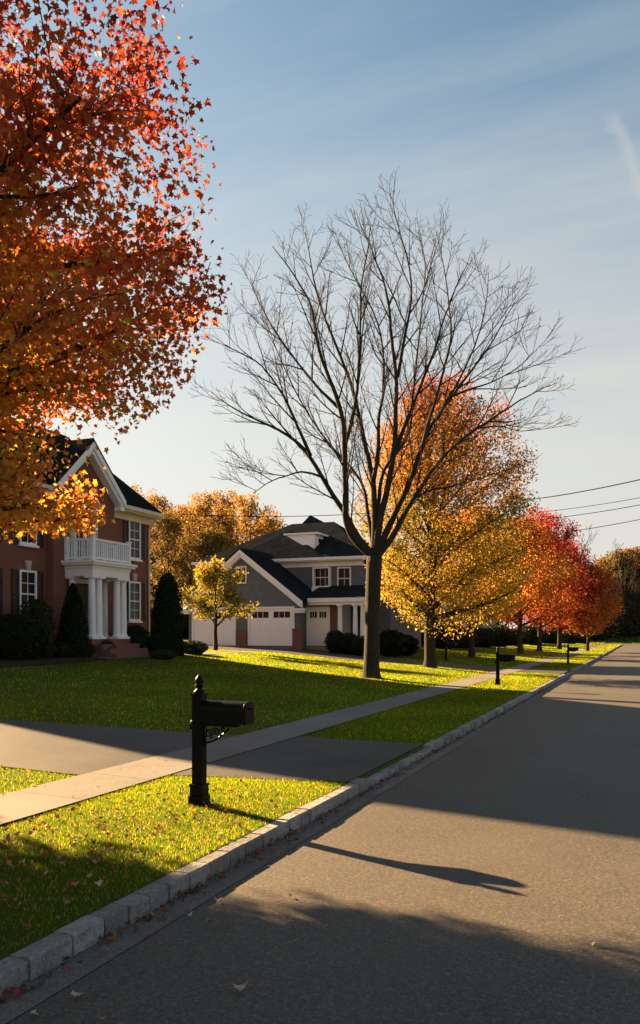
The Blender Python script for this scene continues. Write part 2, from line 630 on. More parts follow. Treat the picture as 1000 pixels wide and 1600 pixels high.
def bare_tree():
    rng = np.random.default_rng(11)
    zc = 29.0
    base = wpt(580, 1060, zc)
    gz = float(H(base[0], base[1]))
    root = thing('bare_tree', 'tall leafless tree with many spreading limbs on the front lawn', 'tree', (base[0], base[1], gz))
    mb = MB()
    tr = [wpt(580, 1075, zc), wpt(580, 1058, zc), wpt(580, 1045, zc), wpt(581, 1015, zc), wpt(582, 970, zc), wpt(583, 920, zc), wpt(585, 868, zc)]
    tr = smooth_path(tr, 4)
    rr = np.interp(np.linspace(0, 1, len(tr)), [0, .12, .22, .4, .7, 1], [.56, .43, .335, .29, .27, .285])
    mb.tube(tr, rr, 18)
    limbs = [
        # (pts px, depth drift at tip, r0)
        ([(585, 872), (560, 838), (535, 795), (505, 745), (478, 700), (450, 672), (420, 655), (385, 640), (350, 622), (322, 603)], .5, .185),
        ([(480, 702), (462, 660), (440, 610), (420, 575), (395, 545), (360, 525), (338, 512)], -2.2, .10),
        ([(500, 737), (470, 728), (440, 733), (410, 745), (385, 762)], -2.5, .07),
        ([(584, 872), (545, 825), (537, 760), (535, 690), (530, 640), (515, 590), (497, 545), (487, 495), (480, 455), (465, 420), (440, 380), (416, 350)], -1.5, .2),
        ([(534, 690), (548, 640), (555, 590), (560, 530), (562, 470), (565, 410), (575, 350), (577, 320)], -3.2, .11),
        ([(525, 620), (490, 585), (455, 540), (420, 490), (392, 440), (380, 405)], 2.0, .09),
        ([(585, 870), (586, 800), (583, 740), (572, 690), (562, 640), (548, 580), (525, 520), (505, 470), (490, 420), (480, 370), (472, 325)], 2.2, .19),
        ([(583, 742), (592, 690), (593, 640), (600, 590), (598, 530), (585, 470), (560, 420), (535, 370), (520, 330)], 3.8, .12),
        ([(586, 870), (592, 820), (607, 760), (620, 690), (623, 630), (624, 570), (618, 510), (612, 450), (600, 400), (580, 350), (560, 305)], -.5, .2),
        ([(624, 570), (636, 500), (645, 440), (640, 380), (625, 330), (613, 292)], -2.0, .095),
        ([(622, 690), (640, 640), (665, 580), (690, 520), (705, 470), (725, 420), (745, 378)], -2.6, .11),
        ([(586, 872), (605, 825), (630, 780), (650, 735), (665, 690), (690, 640), (720, 600), (750, 560), (780, 520), (805, 480), (826, 442)], 1.2, .19),
        ([(665, 690), (680, 630), (700, 560), (712, 500), (708, 450), (700, 390), (688, 328)], 3.2, .11),
        ([(720, 600), (750, 588), (790, 575), (830, 552), (850, 530)], -1.8, .07),
        ([(587, 873), (612, 838), (640, 790), (670, 745), (705, 700), (745, 665), (790, 635), (835, 605), (884, 578)], -1.0, .18),
        ([(652, 772), (690, 755), (720, 764), (748, 790), (772, 800)], -2.8, .06),
        ([(760, 655), (800, 652), (835, 660), (868, 655)], 1.6, .05),
        ([(586, 868), (590, 800), (600, 730), (640, 670), (650, 600), (660, 520), (668, 440), (672, 380), (660, 330)], 4.5, .13),
        ([(585, 868), (575, 800), (560, 740), (510, 680), (470, 620), (430, 540), (405, 470)], 4.2, .12),
        ([(690, 640), (730, 570), (760, 500), (775, 440), (780, 395)], 2.6, .08),
    ]
    cfg = [
        dict(start=.16, gap=.58, ang=.55, len=2.9, r=.032, rmin=.009, seg=6, wob=.055, up=.06, sides=6),
        dict(start=.14, gap=.29, ang=.58, len=1.25, r=.014, rmin=.007, seg=5, wob=.08, up=.05, sides=4),
        dict(start=.12, gap=.19, ang=.62, len=.58, r=.008, rmin=.0055, seg=3, wob=.13, up=.05, sides=3),
    ]
    for pts, dz, r0 in limbs:
        n = len(pts)
        # depth of a limb starts from its parent's depth
        start_dz = {480: -.0, 500: .0}.get(pts[0][0], 0)
        W = [wpt(592 + (u - 592) * ((.95 if u < 592 else .92) if v < 800 else 1), 872 - (872 - v) * .935, zc + start_dz + dz * (i / (n - 1)) ** 1.3) for i, (u, v) in enumerate(pts)]
        path = smooth_path(W, 5)
        path[4:] += np.cumsum(rng.normal(0, .008, path[4:].shape), axis=0)
        k = len(path)
        rad = np.interp(np.linspace(0, 1, k), [0, .15, .5, 1], [r0 * .76, r0 * .58, r0 * .33, .012])
        mb.tube(path, rad, 10 if r0 > .1 else 8, True)
        spawn(rng, mb, path, r0 * .7, .016, 0, cfg, None)
    mb.build('trunk', 'bark', root, True)
    return root


def leaf_tree_meshes(seed, height, fork, crown_c, rx, rz, trunk_r, n_limbs, leaf_n, leaf_size, colf, shape=QUAD, sub=(.55, 1.5), sig=.28,
                     lmat='autumn_leaf', limb_el=(35, 65), lean=(0, 0), top_pow=1.0, droop=.35, ry=None, keep=None, lsides=8, reach=(.82, 1.02), fpow=1.1, top_h=None, fill=0, fscale=1.6, rzb=None, coff=(0, 0), fmax=1.0):
    """local coordinates: base at origin. returns trunk MB and leaf mesh"""
    rng = np.random.default_rng(seed)
    ry = ry or rx
    mb = MB()
    lead_top = height * .93
    pts = [np.array([0, 0, -.25]), np.array([0, 0, .08]), np.array([0, 0, .5])]
    nseg = 9
    for i in range(1, nseg + 1):
        z = .5 + (lead_top - .5) * i / nseg
        pts.append(np.array([rng.normal(0, .02 * height * .3) + lean[0] * z, rng.normal(0, .02 * height * .3) + lean[1] * z, z]))
    lead = smooth_path(pts, 3)
    zz = lead[:, 2]
    rr = np.interp(zz, [-.3, .05, .5, fork, height * .55, lead_top], [trunk_r * 1.45, trunk_r * 1.3, trunk_r * 1.03, trunk_r * .9, trunk_r * .38, .015])
    mb.tube(lead, rr, 12)
    C = np.array([lean[0] * crown_c + coff[0], lean[1] * crown_c + coff[1], crown_c])
    rzb = rzb or rz
    S = np.array([rx, ry, rz])
    twigs = []
    cfgs = [dict(start=.22, gap=sub[0], ang=.68, len=sub[1], r=.035, rmin=.007, seg=4, wob=.12, up=.05, sides=4),
            dict(start=.2, gap=sub[0] * .75, ang=.7, len=sub[1] * .5, r=.012, rmin=.005, seg=3, wob=.15, up=.02, sides=3)]
    for k in range(n_limbs):
        f = (k + .5) / n_limbs
        z0 = fork + ((top_h or height * .86) - fork) * f ** fpow
        i = int(np.argmin(np.abs(zz - z0)))
        p = lead[i]
        az = k * 2.39996 + rng.normal(0, .25)
        el = RAD(np.interp(f, [0, 1], limb_el) + rng.normal(0, 5))
        d = np.array([math.cos(az) * math.cos(el), math.sin(az) * math.cos(el), math.sin(el)])
        # reach of the limb inside the crown's envelope
        Sl = np.array([rx, ry, rzb if p[2] < crown_c - .3 else rz])
        q = (p - C) / Sl; e = d / Sl
        A = e @ e; B = 2 * q @ e; Cc = q @ q - 1
        disc = B * B - 4 * A * Cc
        L = (-B + math.sqrt(disc)) / (2 * A) if disc > 0 else 1.0
        L = max(.8, L * rng.uniform(*reach))
        path = path_from(rng, p, d, L, 9, .06, .015)
        r0 = max(.02, np.interp(zz[i], zz, rr) * .6)
        mb.tube(path, np.linspace(r0, .012, len(path)), lsides, False)
        nodes = [(0, path[3:])]
        spawn(rng, mb, path, r0, .015, 0, cfgs, nodes)
        twigs += nodes
    twigs.append((0, lead[int(len(lead) * .6):]))
    # leaves hang round the twigs
    seglist = [b for _, b in twigs]
    w = np.array([np.sum(np.linalg.norm(np.diff(b, axis=0), axis=1)) for b in seglist])
    w = np.maximum(w, .05)
    cnt = rng.multinomial(leaf_n, w / w.sum())
    out = []
    for b, c in zip(seglist, cnt):
        if c == 0: continue
        t = np.sort(rng.uniform(.1, 1.0, c)) * (len(b) - 1)
        i = np.minimum(t.astype(int), len(b) - 2)
        fr = (t - i)[:, None]
        out.append(b[i] * (1 - fr) + b[i + 1] * fr)
    P = np.vstack(out)
    P = P + np.clip(rng.normal(0, sig, P.shape), -1.7 * sig, 1.7 * sig) * np.array([1, 1, .8])
    P[:, 2] -= .05
    if fill:
        dd = rand_dirs(rng, fill * 3)
        rr_ = fmax * rng.uniform(.12, 1, fill * 3) ** .45
        Q = C + dd * np.where(dd[:, 2:3] < 0, np.array([rx, ry, rzb]), S) * rr_[:, None]
        w1 = clump(rng, Q + .35 * np.sin(Q[:, [1, 2, 0]] * 2.1), fscale * 2.0, seed * .7) + .6 * clump(rng, Q, fscale * 4.3, seed * 1.9)
        Q = Q[(w1 > -.12 + rng.normal(0, .22, len(Q)) + np.maximum(0, rr_ - .8) * 1.6)][:fill]
        P = np.vstack([P, Q])
    q = (P - C) / np.where(P[:, 2:3] < crown_c, np.array([rx, ry, rzb]), S)
    rad = np.linalg.norm(q, axis=1)
    ok = rad < 1.08 + rng.normal(0, .06, len(P))
    P, q, rad = P[ok], q[ok], rad[ok]
    if keep is not None:
        kk = keep(P)
        P, q, rad = P[kk], q[kk], rad[kk]
    colr = colf(rng, P, q, rad)
    me = leaf_mesh('crown', rng, P, leaf_size, colr, shape, lmat, droop)
    return mb, me


def lerp_cols(t, stops):
    xs = [s[0] for s in stops]
    return np.stack([np.interp(t, xs, [s[1][c] for s in stops]) for c in range(3)], 1)


def jitter(rng, c, a=.25, hue=.12):
    n = len(c)
    c = c * rng.uniform(1 - a, 1 + a, (n, 1)) * (1 + rng.normal(0, hue, (n, 3)) * np.array([.5, 1, .6]))
    g = c.mean(1, keepdims=True)
    c = c * .88 + g * .12
    return np.clip(c, .004, .9)


RED = (.27, .028, .012)
CRIM = (.30, .026, .018)
RORANGE = (.34, .066, .014)
ORANGE = (.46, .15, .02)
GOLD = (.50, .27, .025)
YELLOW = (.58, .40, .03)
YGREEN = (.34, .31, .03)
GREEN = (.10, .13, .022)
BROWN = (.20, .10, .035)


def clump(rng, P, s, ph):
    return (np.sin(P[:, 0] * s + ph) + np.sin(P[:, 1] * s * 1.13 + 2 * ph) + np.sin(P[:, 2] * s * .9 + 3 * ph)) / 3


def col_maple(rng, P, q, rad):
    # red at the top and outside, orange, then yellow-green low and inside
    t = q[:, 2] * .75 + (rad - .7) * .8 + clump(rng, P, 1.4, 1.1) * .2 + rng.normal(0, .13, len(P)) + .04
    c = lerp_cols(t, [(-.85, YGREEN), (-.62, YELLOW), (-.42, GOLD), (-.20, ORANGE), (.06, RORANGE), (.32, RED), (.8, (.20, .020, .013))])
    g = (rng.random(len(P)) < np.interp(q[:, 2], [-1, -.3, 0], [.25, .10, 0.0])) & (rad < .85)
    c[g] = YGREEN
    return jitter(rng, c)


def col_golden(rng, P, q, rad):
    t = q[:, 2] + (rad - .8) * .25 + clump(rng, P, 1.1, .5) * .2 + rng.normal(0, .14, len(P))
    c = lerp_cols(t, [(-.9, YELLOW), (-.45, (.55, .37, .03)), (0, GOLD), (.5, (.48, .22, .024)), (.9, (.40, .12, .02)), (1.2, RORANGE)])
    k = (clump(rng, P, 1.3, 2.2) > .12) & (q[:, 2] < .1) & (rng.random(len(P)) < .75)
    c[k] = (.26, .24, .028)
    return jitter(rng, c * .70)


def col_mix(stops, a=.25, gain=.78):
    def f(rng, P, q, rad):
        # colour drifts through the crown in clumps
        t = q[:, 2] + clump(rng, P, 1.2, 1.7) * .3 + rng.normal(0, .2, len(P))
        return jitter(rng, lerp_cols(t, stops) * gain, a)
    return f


def place_tree(name, label, x, y, mb, me, group=None, z=None, rot=0, cat='tree'):
    z = float(H(x, y)) if z is None else z
    r = thing(name, label, cat, (x, y, z), group)
    off = world_off(r)
    t = MB(); t.v = [(a + off[0], b + off[1], c + off[2]) for a, b, c in mb.v]; t.f = mb.f
    t.build('trunk', 'bark', r, True)
    if me is not None:
        link('crown', me, r)
    r.rotation_euler.z = rot
    return r


def build_trees():
    bare_tree()
    # foreground maple, trunk just outside the left edge
    mx, my = -8.62, 5.85
    mb, me = leaf_tree_meshes(21, 12.8, 1.8, 5.6, 6.0, 8.2, .24, 76, 170000, .074, col_maple, MAPLE, sub=(.22, 1.35), sig=.10, fill=52000, fscale=1.5, rzb=3.35, fmax=.80,
                              limb_el=(-12, 62), droop=.7, reach=(.9, 1.05), fpow=1.25, top_h=10.6, ry=4.2)
    place_tree('maple_tree', 'maple with glowing red, orange and yellow leaves hanging over the driveway', mx, my, mb, me, rot=TH)
    # second maple, out of frame to the left, whose shade falls over the near verge and road
    mb, me = leaf_tree_meshes(22, 9.6, 1.2, 5.0, 3.6, 4.5, .2, 30, 42000, .15, col_maple, MAPLE, sub=(.5, 1.4), sig=.2, limb_el=(5, 60))
    place_tree('maple_tree', 'rounded red maple beside the driveway of the brick house', -16.58, 7.0, mb, me)
    # golden tree behind the bare tree
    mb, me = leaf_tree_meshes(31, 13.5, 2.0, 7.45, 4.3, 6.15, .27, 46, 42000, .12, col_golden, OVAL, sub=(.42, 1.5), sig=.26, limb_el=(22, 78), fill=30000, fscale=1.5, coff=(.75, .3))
    p = wpt(672, 1045, 37.7)
    place_tree('golden_tree', 'golden street tree turning red at its top behind the bare tree', p[0], p[1], mb, me)
    # row of street trees further on
    rows = [
        # u, depth, height, rx, rz, trunk r, colour, label
        (737, 52.5, 9.6, 4.2, 3.9, .2, [(-1, YELLOW), (0, GOLD), (.5, (.4, .3, .03)), (1, ORANGE)], 'yellow-green street tree just beyond the tall golden tree', 14000),
        (813, 65, 10.8, 4.6, 4.6, .22, [(-1, RED), (-.6, ORANGE), (0, GOLD), (.5, ORANGE), (1, RORANGE)], 'orange and gold street tree before the red ones', 14000),
        (843, 77, 13.4, 4.9, 5.8, .22, [(-1, RORANGE), (-.3, CRIM), (.4, CRIM), (1, (.33, .05, .035))], 'tallest crimson street tree in the row', 15000),
        (874, 90, 12.2, 5.2, 5.4, .24, [(-1, ORANGE), (-.6, CRIM), (.2, CRIM), (1, (.33, .06, .035))], 'broad scarlet street tree next to the crimson one', 14000),
        (918, 87, 9.4, 3.7, 4.0, .17, [(-1, ORANGE), (-.4, ORANGE), (.2, RORANGE), (1, (.33, .09, .03))], 'round orange tree standing in the verge by the mailbox', 13000),
    ]
    for k, (u, z, h, rx, rz, tr, st, lab, n) in enumerate(rows):
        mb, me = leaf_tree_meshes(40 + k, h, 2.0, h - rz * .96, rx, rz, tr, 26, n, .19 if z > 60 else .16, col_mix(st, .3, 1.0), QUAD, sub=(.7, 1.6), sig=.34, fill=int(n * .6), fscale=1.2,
                                  limb_el=(25, 72), lsides=5)
        p = wpt(u, 1000, z)
        place_tree('street_tree', lab, p[0], p[1], mb, me, 'autumn street trees along the road')
    # young yellow-green tree in front of the garage
    p = wpt(337, 1017, 41.0)
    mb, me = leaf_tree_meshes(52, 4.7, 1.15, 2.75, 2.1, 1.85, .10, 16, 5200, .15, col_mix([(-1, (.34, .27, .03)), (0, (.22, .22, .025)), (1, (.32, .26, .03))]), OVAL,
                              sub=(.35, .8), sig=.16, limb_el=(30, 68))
    place_tree('young_tree', 'small young yellow-green tree in front of the garage', p[0], p[1], mb, me)
    # woodland trees beyond the houses, each its own
    variants = []
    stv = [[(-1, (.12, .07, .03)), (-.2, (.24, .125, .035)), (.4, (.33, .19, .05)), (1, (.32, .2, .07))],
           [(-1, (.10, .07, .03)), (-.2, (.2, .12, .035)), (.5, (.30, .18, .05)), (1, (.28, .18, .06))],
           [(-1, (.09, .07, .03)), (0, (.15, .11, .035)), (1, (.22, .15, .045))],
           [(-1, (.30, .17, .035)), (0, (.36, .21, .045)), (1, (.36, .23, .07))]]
    for k in range(4):
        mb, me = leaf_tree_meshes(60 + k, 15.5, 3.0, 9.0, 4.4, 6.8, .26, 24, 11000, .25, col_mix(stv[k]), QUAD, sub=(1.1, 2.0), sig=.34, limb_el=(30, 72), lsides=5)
        variants.append((mb, me))
    spots = [(195, 96, 0, 1.14, 0), (240, 82, 1, .92, 1), (275, 104, 0, 1.05, 2), (262, 70, 2, .72, 3), (318, 84, 3, .98, 4), (352, 98, 0, 1.12, 5), (300, 112, 1, 1.15, 7),
             (385, 86, 3, .99, 1), (418, 96, 0, .95, 6), (225, 110, 3, 1.2, 2), (160, 84, 1, 1.0, 4), (335, 74, 2, .66, 2), (455, 110, 1, .82, 3)]
    labs = ['tall russet wood tree rising behind the brick house roof', 'brown-leaved wood tree close to the brick house corner', 'thin-topped russet wood tree between the two houses',
            'low dark wood tree just above the clipped evergreen', 'bright gold wood tree beyond the small young tree', 'russet wood tree with the tallest top beside the garage roof',
            'brownish wood tree deep between the two houses', 'bright gold wood tree near the garage roof slope', 'russet wood tree peeping over the garage ridge',
            'pale gold wood tree far behind the brick house', 'brown wood tree hidden by the brick house roof', 'low dark wood tree left of the garage gable',
            'small brown wood tree over the grey house ridge']
    for (u, z, k, s, rz), lab in zip(spots, labs):
        p = wpt(u, 1000, z)
        mb, me = variants[k]
        r = place_tree('wood_tree', lab, p[0], p[1], mb, me, 'woodland trees beyond the houses', rot=rz)
        r.scale = (s, s, s)
    # far woods across the end of the road
    var2 = []
    st2 = [[(-1, (.05, .05, .025)), (0, (.11, .085, .035)), (1, (.2, .15, .06))], [(-1, (.06, .04, .025)), (0, (.17, .07, .035)), (1, (.24, .11, .05))],
           [(-1, (.03, .04, .02)), (0, (.05, .06, .025)), (1, (.09, .09, .035))]]
    for k in range(3):
        mb, me = leaf_tree_meshes(80 + k, 16, 2.0, 8.6, 5.4, 7.2, .26, 20, (16000, 16000, 18000)[k], .42, col_mix(st2[k]), QUAD, sub=(1.3, 2.2), sig=.6, limb_el=(25, 74), lsides=5)
        var2.append((mb, me))
    rng = np.random.default_rng(5)
    far = [(700, 178, 0, .9), (745, 200, 1, .95), (790, 190, 0, 1.0), (835, 205, 2, 1.0), (868, 196, 0, 1.05), (900, 210, 1, 1.0), (925, 194, 2, .8), (948, 206, 1, 1.15),
           (965, 194, 0, 1.2), (985, 200, 1, 1.25), (1003, 215, 0, 1.35), (1025, 200, 0, 1.0), (1055, 205, 1, .9), (1090, 196, 2, 1.0), (1130, 205, 0, 1.1),
           (640, 170, 1, .85), (590, 176, 2, .8), (540, 160, 0, .8)]
    flabs = ['hazy brown tree far behind the pale house', 'rusty far tree beyond the golden tree', 'brown far tree over the orange street tree', 'dark evergreen-looking far tree behind the crimson tree',
             'tall thin brown far tree behind the scarlet tree', 'rusty far tree beyond the orange verge tree', 'dark low far tree beyond the orange verge tree', 'reddish brown far tree beside the road end',
             'thin brown far tree at the road end', 'rusty far tree at the road end', 'tallest brown far tree straight down the road', 'thin brown far tree past the road end',
             'rusty far tree past the road end', 'dark far tree across the side street', 'tall brown far tree across the side street', 'rusty far tree behind the pale house roof',
             'dark far tree behind the grey house', 'brown far tree behind the grey house chimney']
    for i, ((u, z, k, s), lab) in enumerate(zip(far, flabs)):
        p = wpt(u, 1000, z)
        mb, me = var2[k]
        r = place_tree('wood_tree', lab, p[0], p[1], mb, me, 'far woods at the end of the road', rot=float(rng.uniform(0, 6)))
        r.scale = (s, s, s * 1.05)
    for i, (u, z, rx, h, lab) in enumerate([(930, 176, 4.2, 8.5, 'dark brown evergreen mass left of the road end'), (952, 182, 4.6, 11, 'tallest dark evergreen at the road end'),
                                              (975, 184, 4.6, 8.6, 'dark evergreen straight down the road'), (996, 188, 5.0, 10, 'dark evergreen at the photo edge beyond the road'),
                                              (1022, 186, 5.2, 9.5, 'dark evergreen across the side street'), (905, 178, 4.2, 7, 'low dark evergreen behind the orange verge tree'), (880, 176, 4.5, 7.5, 'low dark evergreen behind the scarlet tree'),
                                              (1052, 190, 5.2, 10, 'dark evergreen farther across the side street')]):
        p = wpt(u, 1000, z)
        shrub('wood_evergreen', lab, p[0], p[1], rx, h, 'loose', ((.03, .026, .014), (.10, .075, .038)), 5000, .42, group='dark evergreens at the road end', cat='tree')
    # leafless trees poking out of the far woods
    cfg = [dict(start=.25, gap=.9, ang=.55, len=4.2, r=.09, rmin=.03, seg=5, wob=.1, up=.08, sides=4),
           dict(start=.2, gap=.55, ang=.6, len=1.9, r=.04, rmin=.022, seg=3, wob=.13, up=.05, sides=3),
           dict(start=.2, gap=.4, ang=.6, len=.9, r=.03, rmin=.018, seg=2, wob=.13, up=.05, sides=3)]
    for i, (u, z, h, lab) in enumerate([(893, 150, 21.5, 'leafless tree rising above the scarlet street tree'), (976, 185, 20.5, 'leafless rounded tree above the road end'),
                                         (1012, 190, 19, 'leafless tree at the photo edge past the road end')]):
        rg = np.random.default_rng(300 + i)
        mb = MB()
        lead = path_from(rg, np.array([0, 0, -.2]), np.array([0, 0, 1.]), h * .72, 10, .03, .05)
        mb.tube(lead, np.linspace(.3, .05, len(lead)), 8)
        for k in range(9):
            b = lead[3 + k % 7]
            az = k * 2.4
            pth = path_from(rg, b, np.array([math.cos(az) * .6, math.sin(az) * .6, .9]), h * .42, 8, .06, .03)
            mb.tube(pth, np.linspace(.13, .03, len(pth)), 6)
            spawn(rg, mb, pth, .12, .03, 0, cfg, None)
        spawn(rg, mb, lead, .2, .05, 0, cfg, None)
        p = wpt(u, 1000, z)
        place_tree('leafless_tree', lab, p[0], p[1], mb, None, 'leafless trees in the far woods')


# ------------------------------------------------------------------ shrubs
def shrub(name, label, x, y, rx, hgt, kind='round', col=((.012, .022, .006), (.05, .075, .018)), n=2600, leaf=.07, group=None, ry=None, cat='shrub', z=None):
    rng = np.random.default_rng(abs(hash((round(x, 2), round(y, 2)))) % 9999 if False else int(abs(x * 131 + y * 977)) % 9999)
    ry = ry or rx
    u = rng.uniform(0, 1, n); a = rng.uniform(0, 2 * math.pi, n)
    def prof(t):
        if kind == 'cone':
            return np.interp(t, [0, .1, .45, .75, .92, 1], [.86, 1, .78, .5, .26, .05])
        if kind == 'column':
            return np.interp(t, [0, .12, .5, .75, .9, .97, 1], [.9, 1, .95, .8, .52, .3, .06])
        if kind == 'loose':
            return np.interp(t, [0, .2, .6, .85, 1], [.5, .8, 1, .75, .25])
        return np.sqrt(np.clip(1 - (2 * np.clip(t, .06, 1) - 1) ** 2, 0, 1)) * .96 + .04
    bump = 1 + .07 * np.sin(a * 5 + u * 9) + .05 * np.sin(a * 3 - u * 17)
    depth = 1 - np.abs(rng.normal(0, .10 if kind != 'loose' else .35, n))
    r = prof(u) * bump * depth
    P = np.stack([np.cos(a) * r * rx, np.sin(a) * r * ry, u * hgt], 1)
    t = rng.uniform(0, 1, n)[:, None]
    C = np.array(col[0]) * (1 - t) + np.array(col[1]) * t
    C = jitter(rng, C, .2, .1)
    V0 = []; F0 = []
    nu, na = 9, 16
    core = .84 if kind != 'loose' else .3
    for i in range(nu):
        tt = i / (nu - 1) * .96
        for k in range(na):
            aa = 2 * math.pi * k / na
            rr = prof(np.array(tt)) * core * (1 + .07 * math.sin(aa * 5 + tt * 9))
            V0.append((math.cos(aa) * rr * rx, math.sin(aa) * rr * ry, tt * hgt - .03))
    for i in range(nu - 1):
        for k in range(na):
            k2 = (k + 1) % na
            F0.append((i * na + k, i * na + k2, (i + 1) * na + k2, (i + 1) * na + k))
    ax = rand_dirs(rng, n); ax[:, 2] += .6; ax += np.stack([np.cos(a), np.sin(a), a * 0], 1) * .7
    ax /= np.linalg.norm(ax, axis=1, keepdims=True)
    nr = rand_dirs(rng, n); nr -= ax * np.sum(nr * ax, 1, keepdims=True); nr /= np.linalg.norm(nr, axis=1, keepdims=True)
    sd = np.cross(ax, nr)
    sz = leaf * rng.uniform(.6, 1.4, n)
    V = (P[:, None, :] + sz[:, None, None] * (QUAD[None, :, 0, None] * sd[:, None, :] + (QUAD[None, :, 1, None] + .3) * ax[:, None, :])).reshape(-1, 3)
    allV = np.vstack([np.array(V0), V])
    idx = np.concatenate([np.array(F0).ravel(), len(V0) + np.arange(n * 4)])
    cnt = np.full(len(F0) + n, 4)
    allC = np.vstack([np.tile(np.array(col[0]) * 1.0, (len(V0), 1)), np.repeat(C, 4, axis=0)])
    me = np_mesh(name, allV, cnt, idx, 'evergreen', allC)
    o = link(name, me)
    o.location = (x, y, float(H(x, y)) if z is None else z)
    tag(o, label, cat, group)
    return o


# ------------------------------------------------------------------ ground, road, walks
KEY_X = sorted(set(PX) | {-30, -27, -19.5, -16.5, -13.5, -10.5, -7.6, -4.4, 0.5})
CURB_L, CURB_LB = -3.13, -3.27


def sheet(name, rows, mat, off, kind='structure', label=None, cat=None):
    """rows: list of polylines [(x,y)...] of equal length, draped on the terrain"""
    V = []; Fc = []
    n = len(rows[0])
    for r in rows:
        for (x, y) in r:
            V.append((x, y, float(H(x, y)) + off))
    for i in range(len(rows) - 1):
        for k in range(n - 1):
            Fc.append((i * n + k, i * n + k + 1, (i + 1) * n + k + 1, (i + 1) * n + k))
    mb = MB(); mb.v = V; mb.f = Fc
    o = mb.build(name, mat)
    tag(o, label, cat, None, kind)
    return o


def drive_edges(x):
    """near and far edge (y) of the first driveway at lateral position x"""
    xs = [-40, -18, -12, -10.3, -8, -6.35, -5.4, -3.27]
    near = [9.3, 9.0, 8.3, 8.0, 7.75, 8.0, 8.55, 9.1]
    far = [12.6, 12.2, 11.4, 10.9, 11.6, 12.1, 12.55, 12.7]
    return np.interp(x, xs, near), np.interp(x, xs, far)


D2_NEAR, D2_FAR = 38.0, 42.0
TDRIVE = [(73, 76.5), (112, 115)]


def walk_bounds(y):
    return -6.33, -5.42


